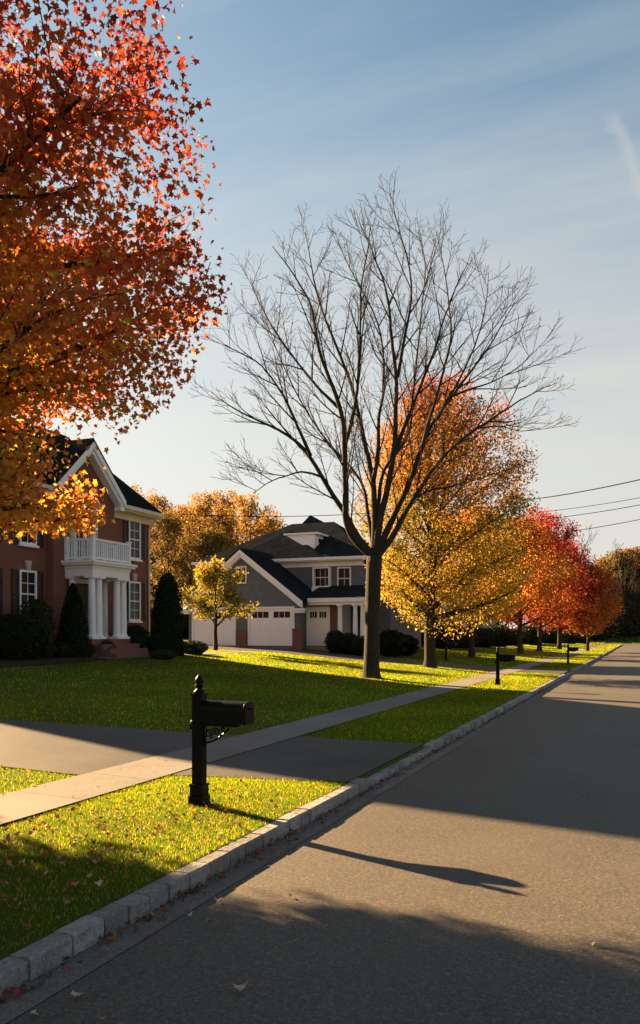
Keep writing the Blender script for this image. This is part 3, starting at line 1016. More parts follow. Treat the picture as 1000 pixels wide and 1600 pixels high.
def build_ground():
    ys = [-80, -30, -10, 0, 4, 8, 12, 16, 20, 26, 32, 40, 50, 65, 80, 100, 130, 160, 164, 172, 174, 190, 215, 280, 400, 900]
    xs = sorted(set(PX) | {-300, -150, -90, 90, 150, 300})
    V = []; Fc = []
    for y in ys:
        for x in xs:
            V.append((x, y, float(H(x, y))))
    n = len(xs)
    for i in range(len(ys) - 1):
        for k in range(n - 1):
            Fc.append((i * n + k, i * n + k + 1, (i + 1) * n + k + 1, (i + 1) * n + k))
    mb = MB(); mb.v = V; mb.f = Fc
    tag(mb.build('ground', 'lawn_soil'), None, None, None, 'structure')
    # road
    mb = MB()
    mb.add([(-2.92, -40, 0), (4.63, -40, 0), (4.63, 164, 0), (-2.92, 164, 0)], [(0, 1, 2, 3)])
    mb.add([(-120, 164, 0), (120, 164, 0), (120, 172, 0), (-120, 172, 0)], [(0, 1, 2, 3)])
    tag(mb.build('road', 'road_asphalt'), None, None, None, 'structure')
    mb = MB()
    yy = list(np.arange(-40, 165, 2.0))
    for a, b in zip(yy[:-1], yy[1:]):
        mb.add([(CURB_L, a, .012), (-2.90, a, .005), (-2.90, b, .005), (CURB_L, b, .012)], [(0, 1, 2, 3)])
    tag(mb.build('gutter', 'gutter_concrete'), None, None, None, 'structure')
    # granite kerb blocks
    rng = np.random.default_rng(3)
    for side, nm in ((-1, 'kerb'), (1, 'kerb')):
        mb = MB(); cols = []
        y = -20.0
        while y < 160:
            L = rng.uniform(.22, .37) if y < 60 else rng.uniform(1.2, 2.0)
            top = .135
            ym = y + L / 2
            if side < 0:
                for a, b in [(9.3, 12.6), (D2_NEAR, D2_FAR)] + TDRIVE:
                    if a < ym < b: top = .085
            top += rng.normal(0, .004)
            jx = rng.normal(0, .005)
            x0, x1 = (CURB_LB + .003, CURB_L + jx) if side < 0 else (4.60 + jx, 4.76)
            g = .009
            c = .014
            # bevelled top block
            pr = [(x0, -.1), (x1, -.1), (x1, top - c), (x1 - c, top), (x0 + c * .3, top), (x0, top - c * .3)]
            mb.prism([(px, y + g, pz) for px, pz in pr], (0, L - 2 * g, rng.normal(0, .002)))
            cols += [np.full(3, rng.uniform(.65, 1.15))] * 12
            y += L
        o = mb.build(nm, 'granite')
        a = o.data.attributes.new('col', 'FLOAT_COLOR', 'POINT')
        a.data.foreach_set('color', np.concatenate([np.array(cols), np.ones((len(cols), 1))], 1).astype(np.float32).ravel())
        tag(o, None, None, None, 'structure')
    # driveway of the brick house
    xs = [-40, -30, -24, -21, -18, -15, -12, -10.3, -9, -8, -7.2, -6.35, -5.4, -4.4, -3.6, -3.27]
    rows = []
    for x in xs:
        a, b = drive_edges(x)
        rows.append([(x, a + (b - a) * k / 6) for k in range(7)])
    sheet('driveway', rows, 'drive_asphalt', .018)
    # second driveway, to the grey house garage
    rows = []
    for x in [-32, -27, -24, -21, -18, -15, -12, -9, -6.35, -5.4, -4.2, -3.27]:
        fl = float(np.interp(x, [-5.4, -3.27], [0, .8]))
        wide = float(np.interp(x, [-21, -18], [1.2, 0]))
        rows.append([(x, D2_NEAR - fl + (D2_FAR + fl + wide - D2_NEAR + fl) * k / 5) for k in range(6)])
    sheet('driveway', rows, 'drive_asphalt', .018)
    for a, b in TDRIVE:
        rows = [[(x, a + (b - a) * k / 3) for k in range(4)] for x in [-24, -21, -18, -15, -12, -9, -6.35, -5.4, -4.2, -3.27]]
        sheet('driveway', rows, 'drive_asphalt', .018)
    # side walk
    rows = []
    for y in list(np.arange(-30, 158, 2.0)):
        a, b = walk_bounds(y)
        rows.append([(a, y), ((a + b) / 2, y), (b, y)])
    sheet('sidewalk', rows, 'walk_concrete', .026)
    # front walk of the brick house and its planting bed
    rows = [[(x, y) for x in (-19.35, -18.9, -18.25)] for y in np.arange(24.8, 37.6, .8)]
    sheet('front_walk', rows, 'walk_concrete', .03)
    rows = []
    for y in np.arange(16.5, 32.6, .7):
        e = np.interp(y, [16.5, 20, 24.6, 25, 28, 28.4, 32.6], [-17.2, -17.45, -18.0, -19.4, -19.4, -18.9, -19.6])
        rows.append([(x, y) for x in (-20.99, (e - 20.99) / 2, e)])
    sheet('planting_bed', rows, 'mulch', .035)


def bed_mask(x, y):
    e = np.interp(y, [16.5, 20, 24.6, 25, 28, 28.4, 32.6], [-17.2, -17.45, -18.0, -19.4, -19.4, -18.9, -19.6])
    return (y > 16.4) & (y < 32.6) & (x < e)


def grass():
    rng = np.random.default_rng(17)
    allV = []; allC = []

    def field(x0, x1, y0, y1, dens, h, w, tone=1.0):
        n = int((x1 - x0) * (y1 - y0) * dens)
        x = rng.uniform(x0, x1, n); y = rng.uniform(y0, y1, n)
        dn, df = drive_edges(x)
        ok = ~((y > dn - .015) & (y < df + .015) & (x > -40))
        ok &= ~((x > -6.345) & (x < -5.405))
        fl = np.interp(x, [-5.4, -3.27], [0, .8])
        ok &= ~((y > D2_NEAR - fl) & (y < D2_FAR + fl + np.interp(x, [-21, -18], [1.2, 0])) & (x > -32))
        for a, b in TDRIVE:
            ok &= ~((y > a) & (y < b) & (x > -24))
        ok &= ~((x > -19.4) & (x < -18.2) & (y > 24.8) & (y < 37))
        ok &= ~bed_mask(x, y)
        ok &= ~((x < -20.9) & (y > 16) & (y < 32))
        ok &= ~((x < -14) & (y > D2_FAR) & (y < 57))
        x, y = x[ok], y[ok]
        n = len(x)
        z = H(x, y)
        hh = h * rng.uniform(.55, 1.25, n)
        # patchy sward
        pt = .5 + .5 * np.sin(x * .9 + 1.3 * np.sin(y * .55)) * np.sin(y * .8 + 1.1 * np.sin(x * .7))
        hh *= .85 + .3 * pt
        a = rng.uniform(0, 2 * math.pi, n)
        ln = rng.uniform(.1, .75, n) * hh
        la = rng.uniform(0, 2 * math.pi, n)
        ww = w * rng.uniform(.6, 1.3, n)
        B = np.stack([x, y, z - .004], 1)
        sd = np.stack([np.cos(a), np.sin(a), a * 0], 1) * ww[:, None] / 2
        tip = B + np.stack([np.cos(la) * ln, np.sin(la) * ln, hh], 1)
        V = np.stack([B - sd, B + sd, tip], 1).reshape(-1, 3)
        t = rng.uniform(0, 1, n)[:, None]
        c = np.array((.022, .078, .008)) * (1 - t) + np.array((.062, .116, .014)) * t
        dry = rng.random(n) < .07
        c[dry] = np.array((.32, .26, .09))
        c = c * (.8 + .4 * pt[:, None]) * tone
        allV.append(V); allC.append(np.repeat(c, 3, axis=0))
    # verge, near to far
    field(-5.42, -3.28, 1.5, 9.2, 8500, .032, .006)
    field(-5.42, -3.28, 12.4, 24, 2600, .042, .011)
    field(-5.42, -3.28, 24, 42, 1000, .05, .02)
    field(-5.42, -3.28, 42, 80, 300, .06, .04)
    field(-5.42, -3.28, 80, 160, 80, .08, .09)
    # lawns
    field(-12.5, -6.33, 2.5, 8.4, 2600, .042, .010)
    field(-18, -12.5, -2, 8.4, 250, .05, .03)
    field(-13, -6.33, 11, 22, 1500, .042, .013)
    field(-21, -13, 11, 26, 500, .05, .022)
    field(-13, -6.33, 22, 39, 620, .05, .022)
    field(-21, -13, 26, 39, 420, .05, .026)
    field(-30, -21, 31, 39, 150, .05, .035)
    field(-21, -6.33, 41, 62, 160, .06, .045)
    field(-22, -6.33, 62, 100, 70, .07, .08)
    field(-26, -6.33, 100, 160, 25, .09, .16)
    field(4.78, 7.5, 2, 40, 250, .05, .03)
    field(7.5, 14, 2, 40, 80, .05, .05)
    field(-40, 60, 174, 200, 10, .16, .3, .55)
    V = np.vstack(allV); C = np.vstack(allC)
    me = np_mesh('grass', V, np.full(len(V) // 3, 3), np.arange(len(V)), 'grass_blade', C)
    o = link('grass', me)
    tag(o, 'short mown grass of the lawns and verge', 'grass', None, 'stuff')


def single_leaf(name, rng, size, col):
    k = len(MAPLE)
    b1, b2 = rng.uniform(.25, .9), rng.uniform(-.3, .6)
    V = [(0, .02 * size, .04 * size)]
    for (x, y) in MAPLE:
        V.append((x * size, y * size, size * (.05 + b1 * abs(x) * 1.0 + b2 * y * y + rng.normal(0, .03))))
    F0 = [(0, 1 + i, 1 + (i + 1) % k) for i in range(k)]
    idx = np.array(F0).ravel()
    c = jitter(rng, np.tile(np.array(col), (k + 1, 1)), .12, .06)
    return np_mesh(name, np.array(V), np.full(k, 3), idx, 'litter_leaf', c)


def fallen_leaves():
    rng = np.random.default_rng(9)
    protos = {}
    for nm, c in (('tan', (.34, .20, .11)), ('pale', (.46, .34, .23)), ('red', (.34, .035, .025)), ('orange', (.45, .15, .035)), ('brown', (.16, .07, .035))):
        protos[nm] = [single_leaf('fallen_leaf', rng, 1.0, c) for _ in range(3)]

    def put(kind, x, y, z, s, label, group, tilt=.2):
        o = bpy.data.objects.new('fallen_leaf', protos[kind][int(rng.integers(3))])
        COL.objects.link(o)
        o.location = (x, y, z)
        s = s * .72
        o.scale = (s, s * float(rng.uniform(.6, 1.0)), s)
        o.rotation_euler = (rng.normal(0, tilt), rng.normal(0, tilt), rng.uniform(0, 6.28))
        tag(o, label, 'leaf', group)

    def road(u, v):
        z = F * CAMH / (v - 992)
        p = wpt(u, v, z)
        return p[0], p[1]
    roadl = [(120, 1560, 'pale', .10, 'large pale curled leaf on the road in the lower left corner'),
             (376, 1550, 'pale', .11, 'long pale leaf alone on the dark road at the bottom'),
             (340, 1411, 'pale', .10, 'pale leaf on the road farthest up from the gutter edge'),
             (297, 1433, 'pale', .07, 'small pale leaf on the road nearest the gutter'),
             (326, 1443, 'tan', .06, 'small tan leaf between two pale leaves on the road'),
             (455, 1403, 'tan', .06, 'small tan leaf at the rim of the tree shade on the road'),
             (431, 1432, 'pale', .05, 'tiny pale leaf by itself mid way over the shaded road'),
             (370, 1453, 'tan', .045, 'tiniest tan leaf on the shaded road'),
             (924, 1479, 'pale', .075, 'lone bright leaf far out on the road at the right'),
             (52, 1589, 'pale', .07, 'small pale leaf lying by the gutter at the very bottom'),
             (160, 1597, 'tan', .05, 'tan leaf cut by the bottom edge of the picture')]
    for u, v, k, s, lab in roadl:
        x, y = road(u, v)
        put(k, x, y, .012, s, lab, 'fallen leaves on the road', .12)
    # leaf litter in the gutter along the kerb
    for i in range(46):
        y = 3.2 + 7.5 * rng.random() ** 1.5
        x = -3.10 + abs(rng.normal(0, .07))
        k = ['red', 'brown', 'brown', 'red', 'tan', 'orange'][int(rng.integers(6))]
        lab = {'red': 'dark red leaf lying in the gutter against the kerb', 'brown': 'brown leaf lying in the gutter against the kerb', 'tan': 'tan leaf lying in the gutter against the kerb', 'orange': 'orange leaf lying in the gutter against the kerb'}[k]
        put(k, x, y, .022, rng.uniform(.05, .095), lab, k + ' leaves in the gutter', .3)
    # leaves caught in the verge grass
    for i in range(190):
        y = 2.6 + 5.9 * rng.random() ** 1.0
        x = -5.35 + 2.0 * rng.random()
        if y > 6.6 and rng.random() < .45: continue
        k = ['red', 'red', 'orange', 'tan', 'tan', 'brown', 'pale'][int(rng.integers(7))]
        lab = '%s maple leaf caught in the near verge grass' % {'red': 'red', 'orange': 'orange', 'tan': 'tan', 'brown': 'brown', 'pale': 'pale'}[k]
        put(k, x, y, float(H(x, y)) + .045, rng.uniform(.05, .095), lab, k + ' leaves in the near verge', .4)
    for i in range(24):
        y = 4.5 + 3.2 * rng.random()
        x = -6.45 - 3.0 * rng.random()
        k = ['red', 'orange', 'tan', 'brown'][int(rng.integers(4))]
        put(k, x, y, float(H(x, y)) + .045, rng.uniform(.05, .09), '%s maple leaf on the small lawn before the driveway' % k, k + ' leaves on the small lawn', .4)
    for i in range(14):
        y = 4.5 + 6 * rng.random()
        x = -6.3 + .85 * rng.random()
        put('brown', x, y, float(H(x, y)) + .03, rng.uniform(.03, .06), 'small brown leaf lying on the sidewalk', 'leaves on the sidewalk', .15)


def leaf_litter():
    rng = np.random.default_rng(91)
    P = []
    def patch(cx, cy, sx, sy, n, x0=-99, x1=99, off=.045):
        x = rng.normal(cx, sx, n); y = rng.normal(cy, sy, n)
        ok = (x > x0) & (x < x1)
        dn, df = drive_edges(x)
        ok &= ~((y > dn) & (y < df) & (x < -3.3))
        ok &= ~((x > -6.4) & (x < -5.35))
        x, y = x[ok], y[ok]
        P.append(np.stack([x, y, H(x, y) + off + rng.uniform(-.015, .012, len(x))], 1))
    patch(-4.5, 4.6, .75, 1.9, 700, -5.4, -3.35, .03)
    patch(-9, 5, 2, 2, 350, -14, -6.4)
    patch(-9, 28, 3.2, 4.5, 420, -17, -6.4)
    patch(-9.5, 37, 3.2, 3, 420, -17, -6.4)
    patch(-4.4, 30, .6, 6, 120, -5.4, -3.35)
    n = 620
    y = 2.5 + 26 * rng.random(n) ** 1.4
    x = -3.12 + np.abs(rng.normal(0, .055, n))
    P.append(np.stack([x, y, .022 + rng.uniform(0, .01, n)], 1))
    P = np.vstack(P)
    n = len(P)
    pal = np.array([(.20, .03, .02), (.30, .10, .03), (.15, .07, .035), (.30, .18, .09), (.10, .05, .03), (.26, .045, .025)])
    C = jitter(rng, pal[rng.integers(0, len(pal), n)], .3, .1)
    me = leaf_mesh('leaf_litter', rng, P, .042, C, MAPLE, 'litter_leaf', 0.0, 1.6)
    tag(link('leaf_litter', me), 'scattered small brown and red leaf litter on the lawns and in the gutter', 'leaf litter', None, 'stuff')


# ------------------------------------------------------------------ mailboxes
def mailbox(x, y, label, fancy=True, hs=1.0, group=None):
    z = float(H(x, y))
    r = thing('mailbox', label, 'mailbox', (x, y, z), group)
    mb = MB()
    # stepped base, square shaft with cap mouldings, built as one post
    def sq(w, z0, z1, c=.0):
        mb.box(x - w / 2, x + w / 2, y - w / 2, y + w / 2, z + z0, z + z1)
    sq(.175, -.2, .10); sq(.15, .10, .20); sq(.165, .20, .225); sq(.118, .225, 1.165); sq(.14, 1.165, 1.19)
    mb.build('post', 'black_paint', r, bevel=.006)
    mb = MB()
    prof = [(.058, 1.148), (.066, 1.165), (.05, 1.185), (.034, 1.20), (.030, 1.215), (.050, 1.235), (.052, 1.245), (.034, 1.262), (.046, 1.29), (.048, 1.305),
            (.040, 1.335), (.026, 1.36), (.010, 1.385), (.003, 1.39)]
    mb.lathe([(pr_, 1.188 + (pz_ - 1.148) * .84) for pr_, pz_ in prof], x, y, 20, z)
    mb.build('finial', 'black_paint', r, True)
    # support arm under the box
    mb = MB()
    mb.box(x - .105, x - .062, y - .03, y + .03, z + .80, z + .86)
    mb.box(x + .062, x + .48, y - .035, y + .035, z + .845, z + .883)
    mb.lathe([(.004, .86), (.02, .868), (.02, .885), (.004, .9)], x - .085, y, 10, z)
    mb.build('arm', 'black_paint', r, bevel=.004)
    # box with rounded top, axis along x
    bx0, bx1 = x + .045, x + .60
    w, z0, zt = .095, .885, 1.03
    pr = [(-w, z0), (w, z0), (w, zt)]
    for k in range(1, 12):
        t = math.pi * k / 12
        pr.append((w * math.cos(t), zt + .085 * math.sin(t)))
    pr.append((-w, zt))
    mb = MB()
    mb.prism([(bx0, y + a, z + b) for a, b in pr], (bx1 - bx0 - .012, 0, 0))
    body = mb.build('box', 'black_paint', r, bevel=.004)
    mb = MB()
    pr2 = [(a * 1.06, z0 - .008 + (b - z0) * 1.06) for a, b in pr]
    mb.prism([(bx1 - .03, y + a, z + b) for a, b in pr2], (.032, 0, 0))
    d = mb.build('door', 'black_paint', r, bevel=.004)
    mb = MB()
    mb.box(bx1 + .002, bx1 + .03, y - .012, y + .012, z + 1.03, z + 1.055)
    mb.build('handle', 'black_paint', d)
    mb = MB()
    mb.box(x + .36, x + .385, y + .1, y + .108, z + .9, z + 1.05)
    mb.box(x + .3, x + .385, y + .1, y + .108, z + 1.05, z + 1.10)
    mb.build('flag', 'black_paint', r)
    if fancy:
        # scrolled iron bracket in the corner under the arm
        mb = MB()
        pts = []
        for k in range(30):
            t = k / 29
            pts.append((x + .06 + .30 * t, y, z + .66 + .165 * t ** 1.8 + .0))
        mb.tube(pts, [.011] * 30, 6)
        def curl(cx, cz, R, turns, ph, sgn):
            pp = []
            for k in range(40):
                t = k / 39
                a = ph + sgn * turns * 2 * math.pi * t
                rr = R * (1 - .75 * t)
                pp.append((x + cx + rr * math.cos(a), y, z + cz + rr * math.sin(a)))
            mb.tube(pp, [.009] * 40, 6)
        curl(.115, .76, .05, 1.4, -1.2, 1)
        curl(.205, .785, .04, 1.3, 2.6, -1)
        curl(.285, .81, .025, 1.2, 0.5, 1)
        mb.box(x + .058, x + .072, y - .012, y + .012, z + .62, z + .84)
        mb.build('bracket', 'black_paint', r, True)
    r.scale = (hs, hs, hs)
    return r


# ------------------------------------------------------------------ house details
def frame_x(x, y=0.0, z=0.0):      # wall facing +X
    return (np.array([x, y, z]), np.array([0, 1., 0]), np.array([1., 0, 0]))


def frame_ny(y, x=0.0, z=0.0):     # wall facing -Y
    return (np.array([x, y, z]), np.array([1., 0, 0]), np.array([0, -1., 0]))


def window(parent, fr, ac, z0, w, h, cols=2, rows_=4, mat='white_paint', sill=True, shutters=0, key=False, deep=.07, sash=True):
    a0, a1 = ac - w / 2, ac + w / 2
    mb = MB()
    t = .075
    mb.fbox(fr, a0, a0 + t, z0, z0 + h, .002, deep)
    mb.fbox(fr, a1 - t, a1, z0, z0 + h, .002, deep)
    mb.fbox(fr, a0 + t, a1 - t, z0 + h - t, z0 + h, .002, deep)
    mb.fbox(fr, a0 + t, a1 - t, z0, z0 + t, .002, deep)
    wn = mb.build('window', mat, parent)
    mb = MB()
    mb.fbox(fr, a0 + t, a1 - t, z0 + t, z0 + h - t, .004, .018)
    mb.build('pane', 'window_glass', wn)
    mb = MB()
    g = .022
    iw, ih = w - 2 * t, h - 2 * t
    for i in range(1, cols):
        c = a0 + t + iw * i / cols
        mb.fbox(fr, c - g / 2, c + g / 2, z0 + t, z0 + h - t, .019, .034)
    for j in range(1, rows_):
        c = z0 + t + ih * j / rows_
        gg = .05 if (sash and j * 2 == rows_) else g
        mb.fbox(fr, a0 + t, a1 - t, c - gg / 2, c + gg / 2, .019, .037 if gg == g else .05)
    if mb.v: mb.build('muntin', mat, wn)
    if sill:
        mb = MB()
        mb.fbox(fr, a0 - .06, a1 + .06, z0 - .09, z0 - .002, .002, .13)
        mb.build('sill', 'stone_trim' if mat != 'white_paint' else 'white_paint', wn)
    if shutters:
        for s in (-1, 1):
            b0 = a0 - shutters - .02 if s < 0 else a1 + .02
            mb = MB()
            st = .05
            mb.fbox(fr, b0, b0 + st, z0 - .03, z0 + h, .003, .05)
            mb.fbox(fr, b0 + shutters - st, b0 + shutters, z0 - .03, z0 + h, .003, .05)
            for q in (z0 - .03, z0 + h * .45, z0 + h - .07):
                mb.fbox(fr, b0 + st, b0 + shutters - st, q, q + .07, .003, .05)
            nl = int(h / .07)
            for k in range(nl):
                q = z0 - .03 + h * k / nl
                mb.fbox(fr, b0 + st, b0 + shutters - st, q + .004, q + .045, .006, .036)
            mb.build('shutter', 'shutter_paint', parent)
    if key:
        mb = MB()
        O, A, Nn = fr
        zt = z0 + h
        # flat arch lintel and keystone
        poly = [(ac - .09, zt + .02), (ac + .09, zt + .02), (ac + .15, zt + .36), (ac - .15, zt + .36)]
        mb.prism([O + A * a + np.array([0, 0, 1.]) * b + Nn * .002 for a, b in poly], Nn * .09)
        mb.build('keystone', 'stone_trim', parent)
    return wn


def column(parent, x, y, z0, z1, r, name='column'):
    mb = MB()
    mb.box(x - r * 1.35, x + r * 1.35, y - r * 1.35, y + r * 1.35, z0, z0 + .09)
    h = z1 - z0
    mb.lathe([(r * 1.28, .09), (r * 1.3, .12), (r * 1.05, .17), (r, .2), (r * .98, h * .4), (r * .84, h - .2), (r * .95, h - .18), (r * .84, h - .16), (r * .86, h - .12), (r * 1.2, h - .08)], x, y, 20, z0)
    mb.box(x - r * 1.3, x + r * 1.3, y - r * 1.3, y + r * 1.3, z1 - .08, z1)
    return mb.build(name, 'white_paint', parent, False)


def slab(mb, quad, th):
    """roof slab: quad (list of points) thickened downward"""
    mb.prism(quad, (0, 0, -th))


def brick_house():
    X0, X1, Y0, Y1 = -31.0, -21.0, 18.0, 31.3
    g = .9
    EZ, RZ = 7.75, 11.45
    RX = -26.0
    r = thing('brick_house', 'two storey red brick house with white columned portico and black shutters', 'house', (X1, (Y0 + Y1) / 2, 1.1))
    mb = MB()
    mb.prism([(X0, Y0, g), (X1, Y0, g), (X1, Y0, EZ), (RX, Y0, RZ - .12), (X0, Y0, EZ)], (0, Y1 - Y0, 0))
    mb.build('wall', 'brick_red', r)
    # bay under the front gable
    BY0, BY1, BX = 24.4, 28.2, X1 + .35
    BC = (BY0 + BY1) / 2
    BP = 9.55
    mb = MB()
    mb.prism([(X1 - .02, BY0, g), (X1 - .02, BY1, g), (X1 - .02, BY1, EZ + .05), (X1 - .02, BC, BP - .12), (X1 - .02, BY0, EZ + .05)], (BX - X1 + .02, 0, 0))
    mb.build('gable_wall', 'brick_red', r)
    # roofs
    ov = .45
    mb = MB()
    sl = (RZ - EZ) / (X1 - RX)
    ez = EZ - sl * ov
    slab(mb, [(X1, Y0 - .35, EZ + .18), (X1, Y1 + .35, EZ + .18), (RX, Y1 + .35, RZ + .18), (RX, Y0 - .35, RZ + .18)], .16)
    for ya, yb in ((Y0 - .35, BY0 - .27), (BY1 + .27, Y1 + .35)):
        slab(mb, [(X1 + ov, ya, ez + .18), (X1 + ov, yb, ez + .18), (X1 + .0005, yb, EZ + .18), (X1 + .0005, ya, EZ + .18)], .16)
    slab(mb, [(X0 - ov, Y0 - .35, ez + .18), (RX - .001, Y0 - .35, RZ + .18), (RX - .001, Y1 + .35, RZ + .18), (X0 - ov, Y1 + .35, ez + .18)], .16)
    roof = mb.build('roof', 'green_shingle', r)
    # front gable roof running back into the main slope
    mb = MB()
    bsl = (BP - EZ) / (BC - BY0)
    xo = BX + .40
    xb = -24.6
    oy = .26
    slab(mb, [(xo, BY1 + oy, EZ - bsl * oy + .24), (xb, BY1 + oy, EZ - bsl * oy + .24), (xb, BC, BP + .24), (xo, BC, BP + .24)], .15)
    slab(mb, [(xo, BY0 - oy, EZ - bsl * oy + .24), (xo, BC - .001, BP + .24), (xb, BC - .001, BP + .24), (xb, BY0 - oy, EZ - bsl * oy + .24)], .15)
    mb.build('gable_roof', 'green_shingle', r)
    # eave cornice: box gutter, soffit and frieze
    mb = MB()
    for a, b in ((Y0 - .3, BY0 - oy - .02), (BY1 + oy + .02, Y1 + .3)):
        mb.box(X1 + .02, X1 + ov + .04, a, b, ez - .16, ez + .0)
        mb.box(X1 + ov + .045, X1 + ov + .15, a, b, ez - .09, ez + .08)
        mb.box(X1 + .003, X1 + .10, a, b, ez - .46, ez - .163)
        mb.build('cornice', 'cream_trim', r); mb = MB()
    # raking trim of the front gable
    mb = MB()
    for s, ya in ((1, BY1), (-1, BY0)):
        p0 = np.array([xo - .06, ya + s * oy, EZ - bsl * oy + .085])
        p1 = np.array([xo - .06, BC, BP + .085])
        mb.prism([p0, p1, p1 - np.array([0, 0, .26]), p0 - np.array([0, 0, .26])], (.08, 0, 0))
        q0 = np.array([BX + .003, ya + s * (oy - .1), EZ - bsl * (oy - .1) - .02])
        q1 = np.array([BX + .003, BC, BP - .02])
        mb.prism([q0, q1, q1 - np.array([0, 0, .34]), q0 - np.array([0, 0, .34])], (.33, 0, 0))
        mb.build('rake_trim', 'white_paint', r); mb = MB()
    mb = MB()
    for s, ya in ((1, BY1), (-1, BY0)):
        mb.box(BX + .003, xo - .07, ya + s * oy - .28 * (s > 0) , ya + s * oy + .28 * (s < 0), EZ - bsl * oy - .34, EZ - bsl * oy - .19)
        mb.build('gable_return', 'white_paint', r); mb = MB()
    # far gable rake
    mb = MB()
    for (xe, s) in ((X1 + ov, 1), (X0 - ov, -1)):
        for yy in (Y1 + .27, Y0 - .33):
            mb.prism([(xe, yy, ez + .015), (RX, yy, RZ + .015), (RX, yy, RZ - .25), (xe, yy, ez - .25)], (0, .06, 0))
            mb.build('rake_trim', 'white_paint', r); mb = MB()
    # windows on the front
    f = frame_x(X1)
    for yc in (19.2, 21.3, 23.4):
        window(r, f, yc, 2.55, .88, 1.75, 2, 4, shutters=.36, key=True)
        window(r, f, yc, 5.25, .88, 1.75, 2, 4, shutters=.36)
    window(r, f, 30.1, 2.55, .88, 1.75, 2, 4, shutters=.34, key=True)
    window(r, f, 30.1, 5.3, .88, 1.75, 2, 4, shutters=.34)
    # portico
    py0, py1, px = 25.15, 27.35, -19.45
    fl = 1.76
    mb = MB()
    mb.box(BX + .002, px + .12, py0 - .15, py1 + .15, .6, fl)
    mb.build('porch_floor', 'brick_red', r)
    mb = MB()
    for k in range(4):
        zt = fl - .002 - .19 * (k + 1) + .0
        e = .30 * (k + 1)
        mb.box(px + .122 + (.30 * k if k else 0), px + .12 + e, py0 + .15 - .0, py1 + .35 + .12 * k, .55, zt)
    mb.build('steps', 'brick_brown', r)
    zc1 = 4.18
    for yy in (py0 + .10, py0 + .52, py1 - .52, py1 - .10):
        column(r, px - .08, yy, fl, zc1, .15)
    for yy in (py0 + .10, py1 - .10):
        column(r, BX + .2, yy, fl, zc1, .14)
    mb = MB()
    mb.box(BX + .002, px + .10, py0 - .09, py1 + .09, zc1, zc1 + .30)
    mb.box(BX + .002, px + .13, py0 - .12, py1 + .12, zc1 + .302, zc1 + .42)
    mb.box(BX + .002, px + .27, py0 - .26, py1 + .26, zc1 + .422, zc1 + .50)
    mb.box(BX + .002, px + .33, py0 - .32, py1 + .32, zc1 + .502, zc1 + .60)
    mb.build('entablature', 'white_paint', r)
    # balcony rail
    mb = MB()
    bz = zc1 + .602
    rx0, rx1 = BX + .05, px + .08
    ry0, ry1 = py0 - .06, py1 + .06
    bh = .80
    for (xx, yy) in ((rx1, ry0), (rx1, ry1), (rx0, ry0), (rx0, ry1)):
        mb.box(xx - .065, xx + .065, yy - .065, yy + .065, bz, bz + bh + .08)
        mb.box(xx - .09, xx + .09, yy - .09, yy + .09, bz + bh + .082, bz + bh + .125)
    def rail(p, q, alongx):
        for (za, zb, hw) in ((bz + .06, bz + .13, .03), (bz + bh - .04, bz + bh + .04, .045)):
            if alongx: mb.box(p + .066, q - .066, alongx - hw, alongx + hw, za, zb)
    for yy in (ry0, ry1):
        for (za, zb, hw) in ((bz + .06, bz + .13, .03), (bz + bh - .04, bz + bh + .04, .045)):
            mb.box(rx0 + .066, rx1 - .066, yy - hw, yy + hw, za, zb)
        n = 9
        for k in range(n):
            c = rx0 + .066 + (rx1 - rx0 - .132) * (k + .5) / n
            mb.box(c - .022, c + .022, yy - .022, yy + .022, bz + .132, bz + bh - .042)
    for (za, zb, hw) in ((bz + .06, bz + .13, .03), (bz + bh - .04, bz + bh + .04, .045)):
        mb.box(rx1 - hw, rx1 + hw, ry0 + .066, ry1 - .066, za, zb)
    n = 17
    for k in range(n):
        c = ry0 + .066 + (ry1 - ry0 - .132) * (k + .5) / n
        mb.box(rx1 - .022, rx1 + .022, c - .022, c + .022, bz + .132, bz + bh - .042)
    mb.build('balcony_rail', 'white_paint', r)
    # french window above, with broken pediment
    fb = frame_x(BX)
    yc = 26.15
    window(r, fb, yc, 4.85, 1.30, 2.15, 4, 5, sill=False, sash=False, deep=.12)
    mb = MB()
    Z = np.array([0, 0, 1.])
    O, A, Nn = fb
    mb.fbox(fb, yc - .82, yc - .66, 4.85, 7.02, .003, .10)
    mb.fbox(fb, yc + .66, yc + .82, 4.85, 7.02, .003, .10)
    mb.fbox(fb, yc - .9, yc + .9, 7.022, 7.16, .003, .22)
    for s in (-1, 1):
        pts = []
        for k in range(14):
            t = k / 13
            pts.append((s * (.92 - .74 * t), 7.17 + .36 * t ** .8 + .10 * math.sin(t * math.pi)))
        lo = [(a, b - .14) for a, b in pts][::-1]
        poly = pts + lo
        mb.prism([O + A * (yc + a) + Z * b + Nn * .003 for a, b in poly], Nn * .22)
    mb.fbox(fb, yc - .07, yc + .07, 7.162, 7.62, .003, .13)
    mb.build('pediment', 'stone_trim', r)
    # front door
    mb = MB()
    mb.fbox(fb, yc - .52, yc + .52, fl + .02, fl + 2.15, .003, .06)
    d = mb.build('door', 'dark_wood', r)
    mb = MB()
    for q0, q1 in ((fl + .15, fl + .85), (fl + 1.0, fl + 1.95)):
        for a in (-.40, .06):
            mb.fbox(fb, yc + a, yc + a + .34, q0, q1, .061, .075)
    mb.build('door_panel', 'dark_wood', d)
    mb = MB()
    mb.lathe([(.01, -.03), (.035, 0), (.01, .03)], BX + .09, yc + .44, 10, fl + 1.0)
    mb.build('handle', 'brass', d, True)
    mb = MB()
    mb.fbox(fb, yc - .70, yc - .53, fl + .02, fl + 2.2, .003, .09)
